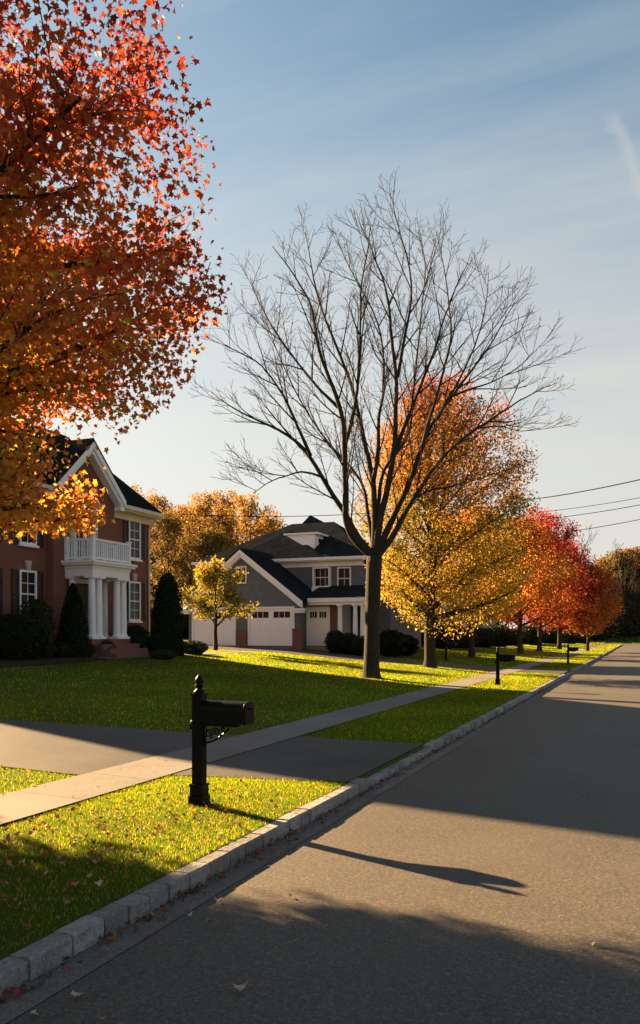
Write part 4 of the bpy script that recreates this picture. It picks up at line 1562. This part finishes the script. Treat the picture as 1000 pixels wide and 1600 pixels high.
    mb.fbox(fb, yc + .53, yc + .70, fl + .02, fl + 2.2, .003, .09)
    mb.fbox(fb, yc - .75, yc + .75, fl + 2.202, fl + 2.38, .003, .13)
    mb.build('door_frame', 'white_paint', r)
    # wall lantern by the door
    mb = MB()
    mb.lathe([(.02, 0), (.07, .03), (.075, .22), (.03, .3), (.01, .36)], BX + .14, yc + .95, 8, fl + 1.55)
    mb.box(BX + .002, BX + .15, yc + .93, yc + .97, fl + 1.86, fl + 1.89)
    mb.build('lantern', 'black_paint', r)
    # downpipe at the far corner
    mb = MB()
    mb.tube([(X1 + .52, Y1 - .1, ez - .12), (X1 + .3, Y1 - .1, ez - .38), (X1 + .07, Y1 - .1, ez - .62), (X1 + .07, Y1 - .1, 1.2)], [.045] * 4, 8)
    mb.build('downpipe', 'cream_trim', r)


def garage_door(r, fr, a0, a1, z0, h, wins):
    """panelled white garage door with a row of small windows"""
    mb = MB()
    t = .12
    mb.fbox(fr, a0 - t, a0, z0, z0 + h + t, .003, .09)
    mb.fbox(fr, a1, a1 + t, z0, z0 + h + t, .003, .09)
    mb.fbox(fr, a0, a1, z0 + h, z0 + h + t, .003, .09)
    mb.build('garage_frame', 'white_paint', r)
    mb = MB()
    mb.fbox(fr, a0, a1, z0, z0 + h, .003, .035)
    n = 4
    w = a1 - a0
    for j in range(3):
        for k in range(n):
            q0 = a0 + w * k / n + .05; q1 = a0 + w * (k + 1) / n - .05
            mb.fbox(fr, q0, q1, z0 + .07 + j * h * .235, z0 + (j + 1) * h * .235 - .02, .036, .052)
    d = mb.build('garage_door', 'white_paint', r)
    for (q0, q1) in wins:
        mb = MB()
        mb.fbox(fr, a0 + w * q0, a0 + w * q1, z0 + h * .755, z0 + h * .92, .036, .044)
        mb.build('window_pane', 'window_glass', d)
    for (q0, q1) in wins:
        wa, wb = a0 + w * q0, a0 + w * q1
        for k in (1, 2):
            c = wa + (wb - wa) * k / 3
            mb = MB()
            mb.fbox(fr, c - .015, c + .015, z0 + h * .755, z0 + h * .92, .045, .058)
            mb.build('muntin', 'white_paint', d)


def grey_house():
    g = .9
    GZ = 1.27
    r = thing('grey_house', 'grey sided house with white garage doors and dark slate roof', 'house', (-20.5, 46.0, GZ))
    # garage wing with gable toward the viewer
    GY = 43.5
    gx0, gx1 = -26.25, -18.75
    gc = (gx0 + gx1) / 2
    EZ, PZk = 4.15, 7.05
    mb = MB()
    mb.prism([(gx0, GY, g), (gx1, GY, g), (gx1, GY, EZ), (gc, GY, PZk), (gx0, GY, EZ)], (0, 6.0, 0))
    mb.build('garage_wall', 'grey_siding', r)
    s = (PZk - EZ) / (gx1 - gc)
    ov = .35
    mb = MB()
    yb = 52.5
    slab(mb, [(gx1 + ov, GY - .35, EZ - s * ov + .17), (gx1 + ov, yb - 3, EZ - s * ov + .17), (gc, yb, PZk + .17), (gc, GY - .35, PZk + .17)], .14)
    slab(mb, [(gx0 - ov, GY - .35, EZ - s * ov + .17), (gc - .001, GY - .35, PZk + .17), (gc - .001, yb, PZk + .17), (gx0 - ov, yb - 3, EZ - s * ov + .17)], .14)
    mb.build('garage_roof', 'slate_shingle', r)
    mb = MB()
    for xe in (gx0 - ov, gx1 + ov):
        mb.prism([(xe, GY - .36, EZ - s * ov + .03), (gc, GY - .36, PZk + .03), (gc, GY - .36, PZk - .24), (xe, GY - .36, EZ - s * ov - .22)], (0, .06, 0))
        sg = 1 if xe > gc else -1
        mb.prism([(xe - sg * .1, GY - .003, EZ - s * (ov - .1) - .02), (gc, GY - .003, PZk - .02), (gc, GY - .003, PZk - .42), (xe - sg * .1, GY - .003, EZ - s * (ov - .1) - .42)], (0, -.29, 0))
        mb.build('rake_trim', 'white_paint', r); mb = MB()
    mb = MB()
    for xe, sg in ((gx1, 1), (gx0, -1)):
        a, b = sorted((xe - sg * .25, xe + sg * (ov + .12)))
        mb.box(a, b, GY - .42, GY - .005, EZ - s * ov - .52, EZ - s * ov - .40)
        mb.box(a + .06, b - .06, GY - .36, GY - .005, EZ - s * ov - .66, EZ - s * ov - .522)
        mb.build('gable_return', 'white_paint', r); mb = MB()
    f = frame_ny(GY)
    dz0, dh = GZ, 2.22
    garage_door(r, f, gx0 + .38, gx0 + 3.22, dz0, dh, ((.06, .44), (.56, .94)))
    garage_door(r, f, gx1 - 3.22, gx1 - .38, dz0, dh, ((.06, .44), (.56, .94)))
    # brick plinths between the doors
    mb = MB()
    mb.fbox(f, gc - .36, gc + .36, .8, dz0 + .95, .003, .14)
    mb.build('brick_pier', 'brick_brown', r)
    window(r, f, gc - .05, 5.05, .72, 1.05, 2, 3, sill=False)
    # main block with hip roof
    mx0, mx1, my0, my1 = -27.4, -15.9, 47.0, 56.5
    MZ, MR = 6.55, 9.75
    mb = MB()
    mb.box(mx0, mx1, my0, my1, g, MZ)
    mb.build('wall', 'grey_siding', r)
    o2 = .45
    ax0, ax1, ay0, ay1 = mx0 - o2, mx1 + o2, my0 - o2, my1 + o2
    cy = (ay0 + ay1) / 2
    rx0, rx1 = ax0 + 5.0, ax1 - 4.2
    zt = MZ + .20
    A, B, Cc, D = (ax0, ay0, zt), (ax1, ay0, zt), (ax1, ay1, zt), (ax0, ay1, zt)
    E, Fp = (rx0, cy, MR), (rx1, cy, MR)
    mb = MB()
    mb.add([A, B, Cc, D, E, Fp], [(0, 1, 5, 4), (1, 2, 5), (2, 3, 4, 5), (3, 0, 4), (3, 2, 1, 0)])
    mb.build('roof', 'slate_shingle', r)
    # peak behind the ridge
    mb = MB()
    px_ = rx0 + 1.2
    mb.add([(px_ - 1.6, cy + .2, MR - 1.0), (px_ + 4.2, cy + .2, MR - 1.6), (px_, cy + .5, MR + .65), (px_ - 1.6, cy + 4.5, MR - 2.2), (px_ + 4.2, cy + 4.5, MR - 2.2), (px_, cy + 3.5, MR + .4)],
           [(0, 1, 2), (0, 2, 5, 3), (1, 4, 5, 2), (3, 5, 4), (0, 3, 4, 1)])
    mb.build('rear_roof', 'slate_shingle', r)
    mb = MB()
    mb.box(ax0, ax1, ay0 - .10, ay0 - .002, zt - .14, zt + .03)
    mb.box(ax0 + .2, ax1 - .2, ay0 + .0, my0 - .003, zt - .20, zt - .005)
    mb.box(mx0, mx1, my0 - .08, my0 - .003, zt - .52, zt - .203)
    mb.box(ax1 + .002, ax1 + .1, ay0, ay1, zt - .14, zt + .03)
    mb.build('cornice', 'white_paint', r)
    # upper windows
    fm = frame_ny(my0)
    window(r, fm, -18.6, 4.92, 1.15, 1.25, 3, 2, sill=False, deep=.35)
    mb = MB()
    mb.fbox(fm, -19.23, -17.97, 4.5, 4.918, .003, .36)
    mb.build('window_apron', 'white_paint', r)
    window(r, fm, -17.15, 4.75, .9, 1.4, 2, 2, sill=False, deep=.12)
    # cross hip toward the viewer, with a white cheeked dormer on its road side
    hx0, hx1, hr, hz = -25.4, -18.4, -21.9, 8.95
    mb = MB()
    hy = ay0 - .003
    mb.add([(hx0, hy, zt + .004), (hx1, hy, zt + .004), (hr, 49.3, hz), (hr, 54, hz), (hx1, 54, zt + .004), (hx0, 54, zt + .004)],
           [(0, 1, 2), (1, 4, 3, 2), (0, 2, 3, 5), (5, 3, 4), (0, 5, 4, 1)])
    mb.build('front_roof', 'slate_shingle', r)
    mb = MB()
    mb.prism([(-21.5, 47.8, 8.42), (-19.5, 47.8, 8.42), (-19.5, 47.8, 7.25), (-20.3, 47.8, 7.72)], (0, 3.4, 0))
    dm = mb.build('dormer', 'white_paint', r)
    mb = MB()
    mb.box(-21.6, -19.2, 47.6, 51.4, 8.422, 8.53)
    mb.build('dormer_roof', 'white_paint', dm)
    fd = frame_x(-19.5)
    window(dm, fd, 48.9, 7.5, 1.3, .8, 2, 2, sill=False, deep=.06)
    # single storey wing with third garage door and entrance porch
    wx0, wx1, wy = gx1 + .003, -16.75, 44.6
    mb = MB()
    mb.box(wx0, wx1, wy, my0 - .003, g, 4.0)
    mb.build('wing_wall', 'tan_siding', r)
    fw = frame_ny(wy)
    garage_door(r, fw, wx0 + .18, wx1 - .55, GZ, 2.22, ((.08, .42), (.56, .90)))
    mb = MB()
    mb.fbox(fw, wx1 - .38, wx1 - .002, g, 3.9, .003, .08)
    mb.build('brick_pier', 'brick_brown', r)
    mb = MB()
    mb.box(gx1 - .36, gx1 + .26, GY - .14, GY - .003, .8, GZ + .95)
    mb.box(gx1 - .39, gx1 + .29, GY - .17, GY - .0035, GZ + .952, GZ + 1.02)
    mb.build('brick_pier', 'brick_brown', r)
    # lean-to roof over wing and porch
    pxe = -14.75
    mb = MB()
    slab(mb, [(gx1 + .02, wy - .55, 4.12), (pxe, wy - .55, 4.12), (pxe - .8, my0 - .08, 5.0), (gx1 + .02, my0 - .08, 5.0)], .12)
    mb.build('porch_roof', 'slate_shingle', r)
    mb = MB()
    mb.box(gx1 + .36, pxe + .05, wy - .66, wy - .552, 3.86, 4.10)
    mb.box(gx1 + .36, pxe, wy - .55, wy - .36, 3.70, 3.99)
    mb.box(pxe - .2, pxe, wy - .358, my0 - .1, 3.70, 3.99)
    mb.build('entablature', 'white_paint', r)
    mb = MB()
    mb.box(wx1 + .003, pxe, wy - .5, my0 - .003, .8, 1.55)
    mb.build('porch_floor', 'brick_brown', r)
    for xx in (-16.4, -15.45, -15.0):
        column(r, xx, wy - .42, 1.55, 3.70, .14)
    mb = MB()
    mb.fbox(fm, -15.9 - .55, -15.9 - .003, 1.56, 3.7, .003, .1)
    mb.build('door', 'dark_wood', r)
    # right hand wing behind the bare tree's trunk, steep front gable
    mb = MB()
    qx0, qx1 = mx1 + .003, -14.5
    qc = (qx0 + qx1) / 2 - .3
    mb.prism([(qx0, 48.2, g), (qx1, 48.2, g), (qx1, 48.2, 4.4), (qc, 48.2, 7.2), (qx0, 48.2, 5.4)], (0, 7.5, 0))
    mb.build('side_wing', 'grey_siding', r)
    mb = MB()
    slab(mb, [(qx1 + .35, 47.9, 4.25), (qx1 + .35, 55.9, 4.25), (qc, 55.9, 7.4), (qc, 47.9, 7.4)], .14)
    slab(mb, [(qx0 - .15, 47.9, 5.45), (qc - .001, 47.9, 7.4), (qc - .001, 55.9, 7.4), (qx0 - .15, 55.9, 5.45)], .14)
    mb.build('side_roof', 'slate_shingle', r)
    mb = MB()
    for xe, ze in ((qx1 + .35, 4.1), (qx0 - .1, 5.33)):
        mb.prism([(xe, 47.88, ze), (qc, 47.88, 7.25), (qc, 47.88, 7.0), (xe, 47.88, ze - .25)], (0, -.06, 0))
        mb.build('rake_trim', 'white_paint', r); mb = MB()


def far_house(x0, x1, y0, y1, ez, rz, mat, roofmat, label, win):
    g = .9
    r = thing('far_house', label, 'house', ((x0 + x1) / 2, (y0 + y1) / 2, 1.1))
    cx = (x0 + x1) / 2
    mb = MB()
    mb.prism([(x0, y0, g), (x1, y0, g), (x1, y0, ez), (cx, y0, rz - .1), (x0, y0, ez)], (0, y1 - y0, 0))
    mb.build('wall', mat, r)
    s = (rz - ez) / (x1 - cx)
    mb = MB()
    slab(mb, [(x1 + .4, y0 - .3, ez - s * .4 + .17), (x1 + .4, y1 + .3, ez - s * .4 + .17), (cx, y1 + .3, rz + .17), (cx, y0 - .3, rz + .17)], .15)
    slab(mb, [(x0 - .4, y0 - .3, ez - s * .4 + .17), (cx - .001, y0 - .3, rz + .17), (cx - .001, y1 + .3, rz + .17), (x0 - .4, y1 + .3, ez - s * .4 + .17)], .15)
    mb.build('roof', roofmat, r)
    mb = MB()
    for xe in (x0 - .4, x1 + .4):
        mb.prism([(xe, y0 - .31, ez - s * .4), (cx, y0 - .31, rz), (cx, y0 - .31, rz - .25), (xe, y0 - .31, ez - s * .4 - .25)], (0, .06, 0))
        mb.build('rake_trim', 'white_paint', r); mb = MB()
    fx, fy = frame_x(x1), frame_ny(y0)
    for (face, a, z, w, h) in win:
        window(r, fx if face == 'x' else fy, a, z, w, h, 2, 2, sill=False)
    return r


def build_houses():
    brick_house()
    grey_house()
    far_house(-31, -20.5, 72, 84, 6.2, 9.0, 'pale_siding', 'slate_shingle', 'pale house half hidden behind the golden tree',
              [('x', 74.5, 2.2, 1.0, 1.5), ('x', 77.5, 2.2, 1.0, 1.5), ('x', 81, 2.2, 1.0, 1.5), ('x', 74.5, 4.4, 1, 1.3), ('x', 81, 4.4, 1, 1.3),
               ('y', -28.5, 2.2, 1.0, 1.5), ('y', -23.5, 2.2, 1.0, 1.5), ('y', -28.5, 4.4, 1, 1.3), ('y', -23.5, 4.4, 1, 1.3)])
    far_house(-30, -20, 108, 121, 4.6, 7.2, 'grey_siding', 'slate_shingle', 'low grey house far down the street behind the crimson trees',
              [('x', 111, 2.2, 1.2, 1.4), ('x', 117, 2.2, 1.2, 1.4), ('y', -27, 2.2, 1, 1.4), ('y', -23, 2.2, 1, 1.4)])


def build_plants():
    dk = ((.008, .016, .006), (.030, .050, .014))
    md = ((.014, .026, .007), (.055, .08, .02))
    shrub('cone_evergreen', 'dark cone shaped evergreen beside the portico columns', -19.6, 24.25, .62, 2.75, 'cone', dk, 5200, .075, cat='evergreen')
    p = wpt(262, 1000, 34.0)
    shrub('column_evergreen', 'tall clipped columnar evergreen at the brick house corner', p[0], p[1], .66, 3.5, 'column', dk, 6500, .075, cat='evergreen')
    # loose shrub in front of the window
    shrub('loose_shrub', 'loose shrub growing up over the ground floor window', -19.9, 22.6, .75, 2.1, 'loose', md, 2600, .09)
    shrub('round_shrub', 'big dark round shrub at the left photo edge under a shutter', -19.6, 21.3, .95, 1.55, 'round', dk, 4200, .08)
    p = wpt(211, 1000, 33.2); shrub('round_shrub', 'dark round shrub beside the porch steps', p[0], p[1], .62, 1.25, 'round', dk, 2800, .07)
    p = wpt(247, 1000, 33.4); shrub('round_shrub', 'dark round shrub at the foot of the columnar evergreen', p[0], p[1], .45, .95, 'round', dk, 2200, .07)
    p = wpt(303, 1000, 36); shrub('round_shrub', 'low spreading shrub close to the young tree', p[0], p[1], .62, .62, 'round', md, 2200, .06)
    p = wpt(255, 1000, 31.6); shrub('round_shrub', 'low flat shrub by the front walk', p[0], p[1], .55, .38, 'round', md, 1500, .05)
    p = wpt(277, 1000, 34.5); shrub('round_shrub', 'small shrub between the evergreen and the young tree', p[0], p[1], .45, .7, 'round', md, 1500, .06)
    hedge = [(22, 'clipped low ball shrub first in the front row from the left'), (66, 'clipped low ball shrub second in the front row'), (100, 'clipped low ball shrub middle of the front row'),
             (131, 'clipped low ball shrub fourth in the front row'), (163, 'clipped low ball shrub last in the front row by the steps')]
    for k, (u, lab) in enumerate(hedge):
        z = 27.6 + .9 * k
        p = wpt(u, 1000, z)
        shrub('ball_shrub', lab, p[0], p[1], .42 + .03 * (k % 2), .58 + .04 * ((k * 2) % 3), 'round', md, 1900, .05, group='row of clipped ball shrubs')
    rng = np.random.default_rng(66)
    for k, (u, z, rx, h, lab) in enumerate([(180, 80, 3.2, 3.6, 'undergrowth bush behind the brick house corner'), (215, 84, 3.0, 3.2, 'undergrowth bush under the brown wood tree'), (250, 76, 3.0, 3.8, 'undergrowth bush behind the columnar evergreen'),
                                            (283, 82, 3.2, 3.4, 'undergrowth bush left of the garage'), (315, 86, 3.2, 3.4, 'undergrowth bush behind the garage'), (150, 88, 3.2, 3.6, 'undergrowth bush hidden by the brick house')]):
        p = wpt(u, 1000, z)
        shrub('undergrowth_bush', lab, p[0], p[1], rx, h, 'round', ((.02, .018, .008), (.09, .06, .022)), 2600, .26)
    # grey house foundation shrubs
    for k, (u, z, rx, h, lab) in enumerate([(524, 46.2, .6, 1.3, 'dark shrub against the third garage door'), (545, 46.0, .7, 1.2, 'dark shrub below the white porch columns'),
                                            (563, 45.4, .7, 1.1, 'dark shrub between porch and bare trunk')]):
        p = wpt(u, 1000, z)
        shrub('round_shrub', lab, p[0], p[1], rx, h, 'round', dk, 1500, .09)
    # shrubs across the second lawn
    rng = np.random.default_rng(44)
    far = [(611, 46.5, .8, 1.5, 'broad dark shrub right of the bare trunk'), (630, 49, .9, 1.2, 'low dark shrub next to the broad one'), (645, 60, 1.0, 2.2, 'dark upright shrub left of the golden trunk'),
           (690, 66, 1.6, 2.4, 'rounded dark shrub right of the golden trunk'), (716, 70, 1.7, 1.6, 'low brown shrub beyond the golden tree'), (752, 78, 1.8, 1.8, 'dark shrub between the yellow-green and orange trunks'),
           (775, 84, 2.0, 2.2, 'wide dark shrub before the low grey house'), (800, 92, 2.0, 1.9, 'dark shrub left of the orange trunk'), (828, 104, 2.4, 2.6, 'dark bush between the orange and crimson trunks'),
           (858, 118, 2.4, 2.6, 'dark bush between crimson and scarlet trunks'), (888, 128, 2.2, 2.2, 'dark bush right of the scarlet trunk'), (905, 140, 2.2, 1.8, 'grey-green bush far down the verge')]
    for u, z, rx, h, lab in far:
        p = wpt(u, 1000, z)
        shrub('round_shrub', lab, p[0], p[1], rx, h, 'round', dk if 'brown' not in lab else ((.03, .018, .01), (.09, .055, .025)), 1300, .2, group=None)


def wires():
    pa = np.array([7.4, 14.0]); zb = 0
    # poles: one on the right verge beyond the frame, one behind the golden tree, one left beyond the brick house
    poles = [('utility pole on the right hand verge', 7.6, 31.0, 11.2), ('utility pole hidden behind the golden tree', -14.5, 58.0, 10.6), ('utility pole behind the brick house', -52.0, 62.0, 10.8)]
    pts = []
    for lab, x, y, h in poles:
        z = float(H(x, y))
        r = thing('utility_pole', 'wooden ' + lab, 'pole', (x, y, z), None)
        mb = MB(); mb.tube([(x, y, z - .3), (x, y, z + h)], [.15, .10], 10)
        mb.build('shaft', 'pole_wood', r, True)
        mb = MB(); mb.box(x - .9, x + .9, y - .06, y + .06, z + h - .6, z + h - .48)
        mb.build('crossarm', 'pole_wood', r)
        pts.append((x, y, z + h))

    def wire(p, q, sag, rad, lab, grp):
        pp = []
        for k in range(25):
            t = k / 24
            w = p * (1 - t) + q * t
            w = w + np.array([0, 0, -sag * 4 * t * (1 - t)])
            pp.append(w)
        mb = MB(); mb.tube(pp, [rad] * 25, 5)
        o = mb.build('overhead_wire', 'black_wire')
        tag(o, lab, 'wire', grp)
    end = lambda u, v, z: wpt(u, v, z)
    # wires crossing the road to the right, seen against the sky
    for (v0, v1, rad, lab) in ((737, 783, .030, 'thick top wire over the road against the sky'), (768, 800, .017, 'second wire down over the road, thin'),
                               (779, 812, .020, 'third wire down over the road'), (801, 838, .020, 'lowest wire over the road above the red trees')):
        a = wpt(1060, v0 - 2, 40)
        b = wpt(745, v1 + 4, 66)
        wire(a, b, .35, rad, lab, 'wires crossing the road')
    a = wpt(745, 787, 66); b = wpt(150, 792, 78)
    wire(a, b, 1.0, .030, 'single wire running behind the bare tree and over the grey house', None)


def build_world():
    w = bpy.data.worlds.new('World')
    SC.world = w
    w.use_nodes = True
    nt = w.node_tree
    nt.nodes.clear()
    out = N(nt, 'ShaderNodeOutputWorld')
    bg = N(nt, 'ShaderNodeBackground')
    sky = N(nt, 'ShaderNodeTexSky')
    sky.sky_type = 'NISHITA'
    sky.sun_disc = False
    sky.sun_elevation = SUN_EL
    sky.sun_rotation = -SUN_AZ
    sky.air_density = .42
    sky.dust_density = .2
    sky.ozone_density = .25
    tc = N(nt, 'ShaderNodeTexCoord')
    g = tc.outputs['Generated']
    sep = N(nt, 'ShaderNodeSeparateXYZ'); nt.links.new(g, sep.inputs[0])
    zz = math_(nt, 'ADD', math_(nt, 'MAXIMUM', sep.outputs[2], 0.0), .12)
    px = math_(nt, 'DIVIDE', sep.outputs[0], zz)
    py = math_(nt, 'DIVIDE', sep.outputs[1], zz)
    cmb = N(nt, 'ShaderNodeCombineXYZ')
    nt.links.new(px, cmb.inputs[0]); nt.links.new(py, cmb.inputs[1])
    mp = N(nt, 'ShaderNodeMapping')
    mp.inputs['Rotation'].default_value = (0, 0, RAD(24))
    mp.inputs['Scale'].default_value = (.32, 1.5, 1)
    nt.links.new(cmb.outputs[0], mp.inputs['Vector'])
    nz = noise(nt, 1.15, 9, .6, mp.outputs[0])
    cl = ramp(nt, nz, [(.44, (0, 0, 0)), (.70, (1, 1, 1))])
    veil = N(nt, 'ShaderNodeMapRange'); veil.inputs[1].default_value = 0; veil.inputs[2].default_value = .82; veil.inputs[3].default_value = .95; veil.inputs[4].default_value = .0
    veil.interpolation_type = 'SMOOTHERSTEP'
    nt.links.new(sep.outputs[2], veil.inputs[0])
    fac = math_(nt, 'MAXIMUM', math_(nt, 'MULTIPLY', cl, .72), 0.0)
    fac = math_(nt, 'ADD', veil.outputs[0], math_(nt, 'MULTIPLY', fac, math_(nt, 'SUBTRACT', 1.0, veil.outputs[0])))
    sdv = N(nt, 'ShaderNodeVectorMath', operation='DOT_PRODUCT')
    nt.links.new(g, sdv.inputs[0]); sdv.inputs[1].default_value = tuple(SUN_DIR)
    sw = math_(nt, 'MULTIPLY', math_(nt, 'POWER', math_(nt, 'MAXIMUM', sdv.outputs['Value'], 0.0), 2.6), .55)
    fac = math_(nt, 'ADD', fac, math_(nt, 'MULTIPLY', sw, math_(nt, 'SUBTRACT', 1.0, fac)))
    skyc = mixc(nt, 1.0, sky.outputs[0], (.44, .72, .68), 'MULTIPLY')
    sd = N(nt, 'ShaderNodeVectorMath', operation='DOT_PRODUCT')
    nt.links.new(g, sd.inputs[0]); sd.inputs[1].default_value = tuple(SUN_DIR)
    glow = math_(nt, 'MULTIPLY_ADD', math_(nt, 'POWER', math_(nt, 'MAXIMUM', sd.outputs['Value'], 0.0), 3.0), .35)
    glow.node.inputs[2].default_value = 1.0
    vcol = ramp(nt, sep.outputs[2], [(0.0, (1.25, 1.18, 1.03)), (.22, (1.22, 1.18, 1.06)), (.42, (1.0, 1.03, 1.0)), (.65, (.78, .92, .98))])
    vcol = mixc(nt, 1.0, vcol, (CLOUD, CLOUD, CLOUD), 'MULTIPLY')
    gv = N(nt, 'ShaderNodeVectorMath', operation='SCALE')
    nt.links.new(vcol, gv.inputs[0]); nt.links.new(glow, gv.inputs['Scale'])
    col = mixc(nt, fac, skyc, gv.outputs[0])
    # aircraft trail: a thin arc on the sky, broken up with noise
    d0 = wpt(950, 165, 1.0) - np.array([0, 0, CAMH]); d1 = wpt(1008, 320, 1.0) - np.array([0, 0, CAMH])
    d0 = d0 / np.linalg.norm(d0); d1 = d1 / np.linalg.norm(d1)
    nrm = np.cross(d0, d1); nrm /= np.linalg.norm(nrm)
    along = np.cross(nrm, d0)
    def dot(v, vec):
        n = N(nt, 'ShaderNodeVectorMath', operation='DOT_PRODUCT')
        nt.links.new(v, n.inputs[0]); n.inputs[1].default_value = tuple(vec)
        return n.outputs['Value']
    nn = N(nt, 'ShaderNodeTexNoise'); nn.inputs['Scale'].default_value = 34; nn.inputs['Detail'].default_value = 5
    nt.links.new(g, nn.inputs['Vector'])
    off = math_(nt, 'MULTIPLY', math_(nt, 'SUBTRACT', nn.outputs['Fac'], .5), .022)
    dist = math_(nt, 'ABSOLUTE', math_(nt, 'ADD', dot(g, nrm), off))
    sm = N(nt, 'ShaderNodeMapRange'); sm.inputs[1].default_value = .0; sm.inputs[2].default_value = .009; sm.inputs[3].default_value = 1; sm.inputs[4].default_value = 0
    sm.interpolation_type = 'SMOOTHSTEP'
    nt.links.new(dist, sm.inputs[0])
    al = dot(g, along)
    s2 = N(nt, 'ShaderNodeMapRange'); s2.inputs[1].default_value = 0; s2.inputs[2].default_value = .02; s2.interpolation_type = 'SMOOTHSTEP'
    nt.links.new(al, s2.inputs[0])
    tf = math_(nt, 'MULTIPLY', math_(nt, 'MULTIPLY', sm.outputs[0], s2.outputs[0]), .34)
    col = mixc(nt, tf, col, (CLOUD * 1.05, CLOUD * 1.05, CLOUD * 1.05))
    nt.links.new(col, bg.inputs['Color'])
    bg.inputs['Strength'].default_value = SKY
    nt.links.new(bg.outputs[0], out.inputs['Surface'])
    # sun
    L = bpy.data.lights.new('sun', 'SUN')
    L.energy = SUNP
    L.angle = RAD(.55)
    L.color = (1.0, .645, .32)
    o = bpy.data.objects.new('sun', L)
    COL.objects.link(o)
    o.rotation_euler = Vector(SUN_DIR.tolist()).to_track_quat('Z', 'Y').to_euler()
    o.location = (0, 0, 60)


SKY, SUNP, CLOUD, EXPO = .05, 5.0, 1.85, 2.75


def camera():
    cd = bpy.data.cameras.new('camera')
    cd.sensor_fit = 'HORIZONTAL'
    cd.sensor_width = 36
    cd.lens = 36 * F / 1000
    cd.shift_y = .192
    cd.clip_end = 3000
    cd.clip_start = .05
    o = bpy.data.objects.new('camera', cd)
    COL.objects.link(o)
    o.location = (0, 0, CAMH)
    o.rotation_euler = (math.pi / 2, 0, TH)
    SC.camera = o


build_ground()
grass()
build_houses()
build_plants()
build_trees()
mailbox(-4.28, 7.3, 'black post mailbox with finial and scroll bracket on the near verge', True, .98)
mailbox(-4.62, 28.3, 'black post mailbox on the sunlit verge past the bare tree', False, .98)
mailbox(-3.95, 49.4, 'small dark mailbox far along the verge under the orange tree', False, .95)
_p = wpt(697, 1000, 46)
mailbox(_p[0], _p[1], 'dark mailbox on the second lawn beyond the golden trunk', False, .95)
fallen_leaves()
leaf_litter()
wires()
build_world()
camera()
vs = SC.view_settings
vs.view_transform = 'Standard'
vs.look = 'None'
vs.exposure = EXPO
vs.gamma = 1.0
vs.use_curve_mapping = False
SC.render.engine = 'CYCLES'
SC.cycles.max_bounces = 8
SC.cycles.transparent_max_bounces = 8
SC.cycles.use_denoising = True
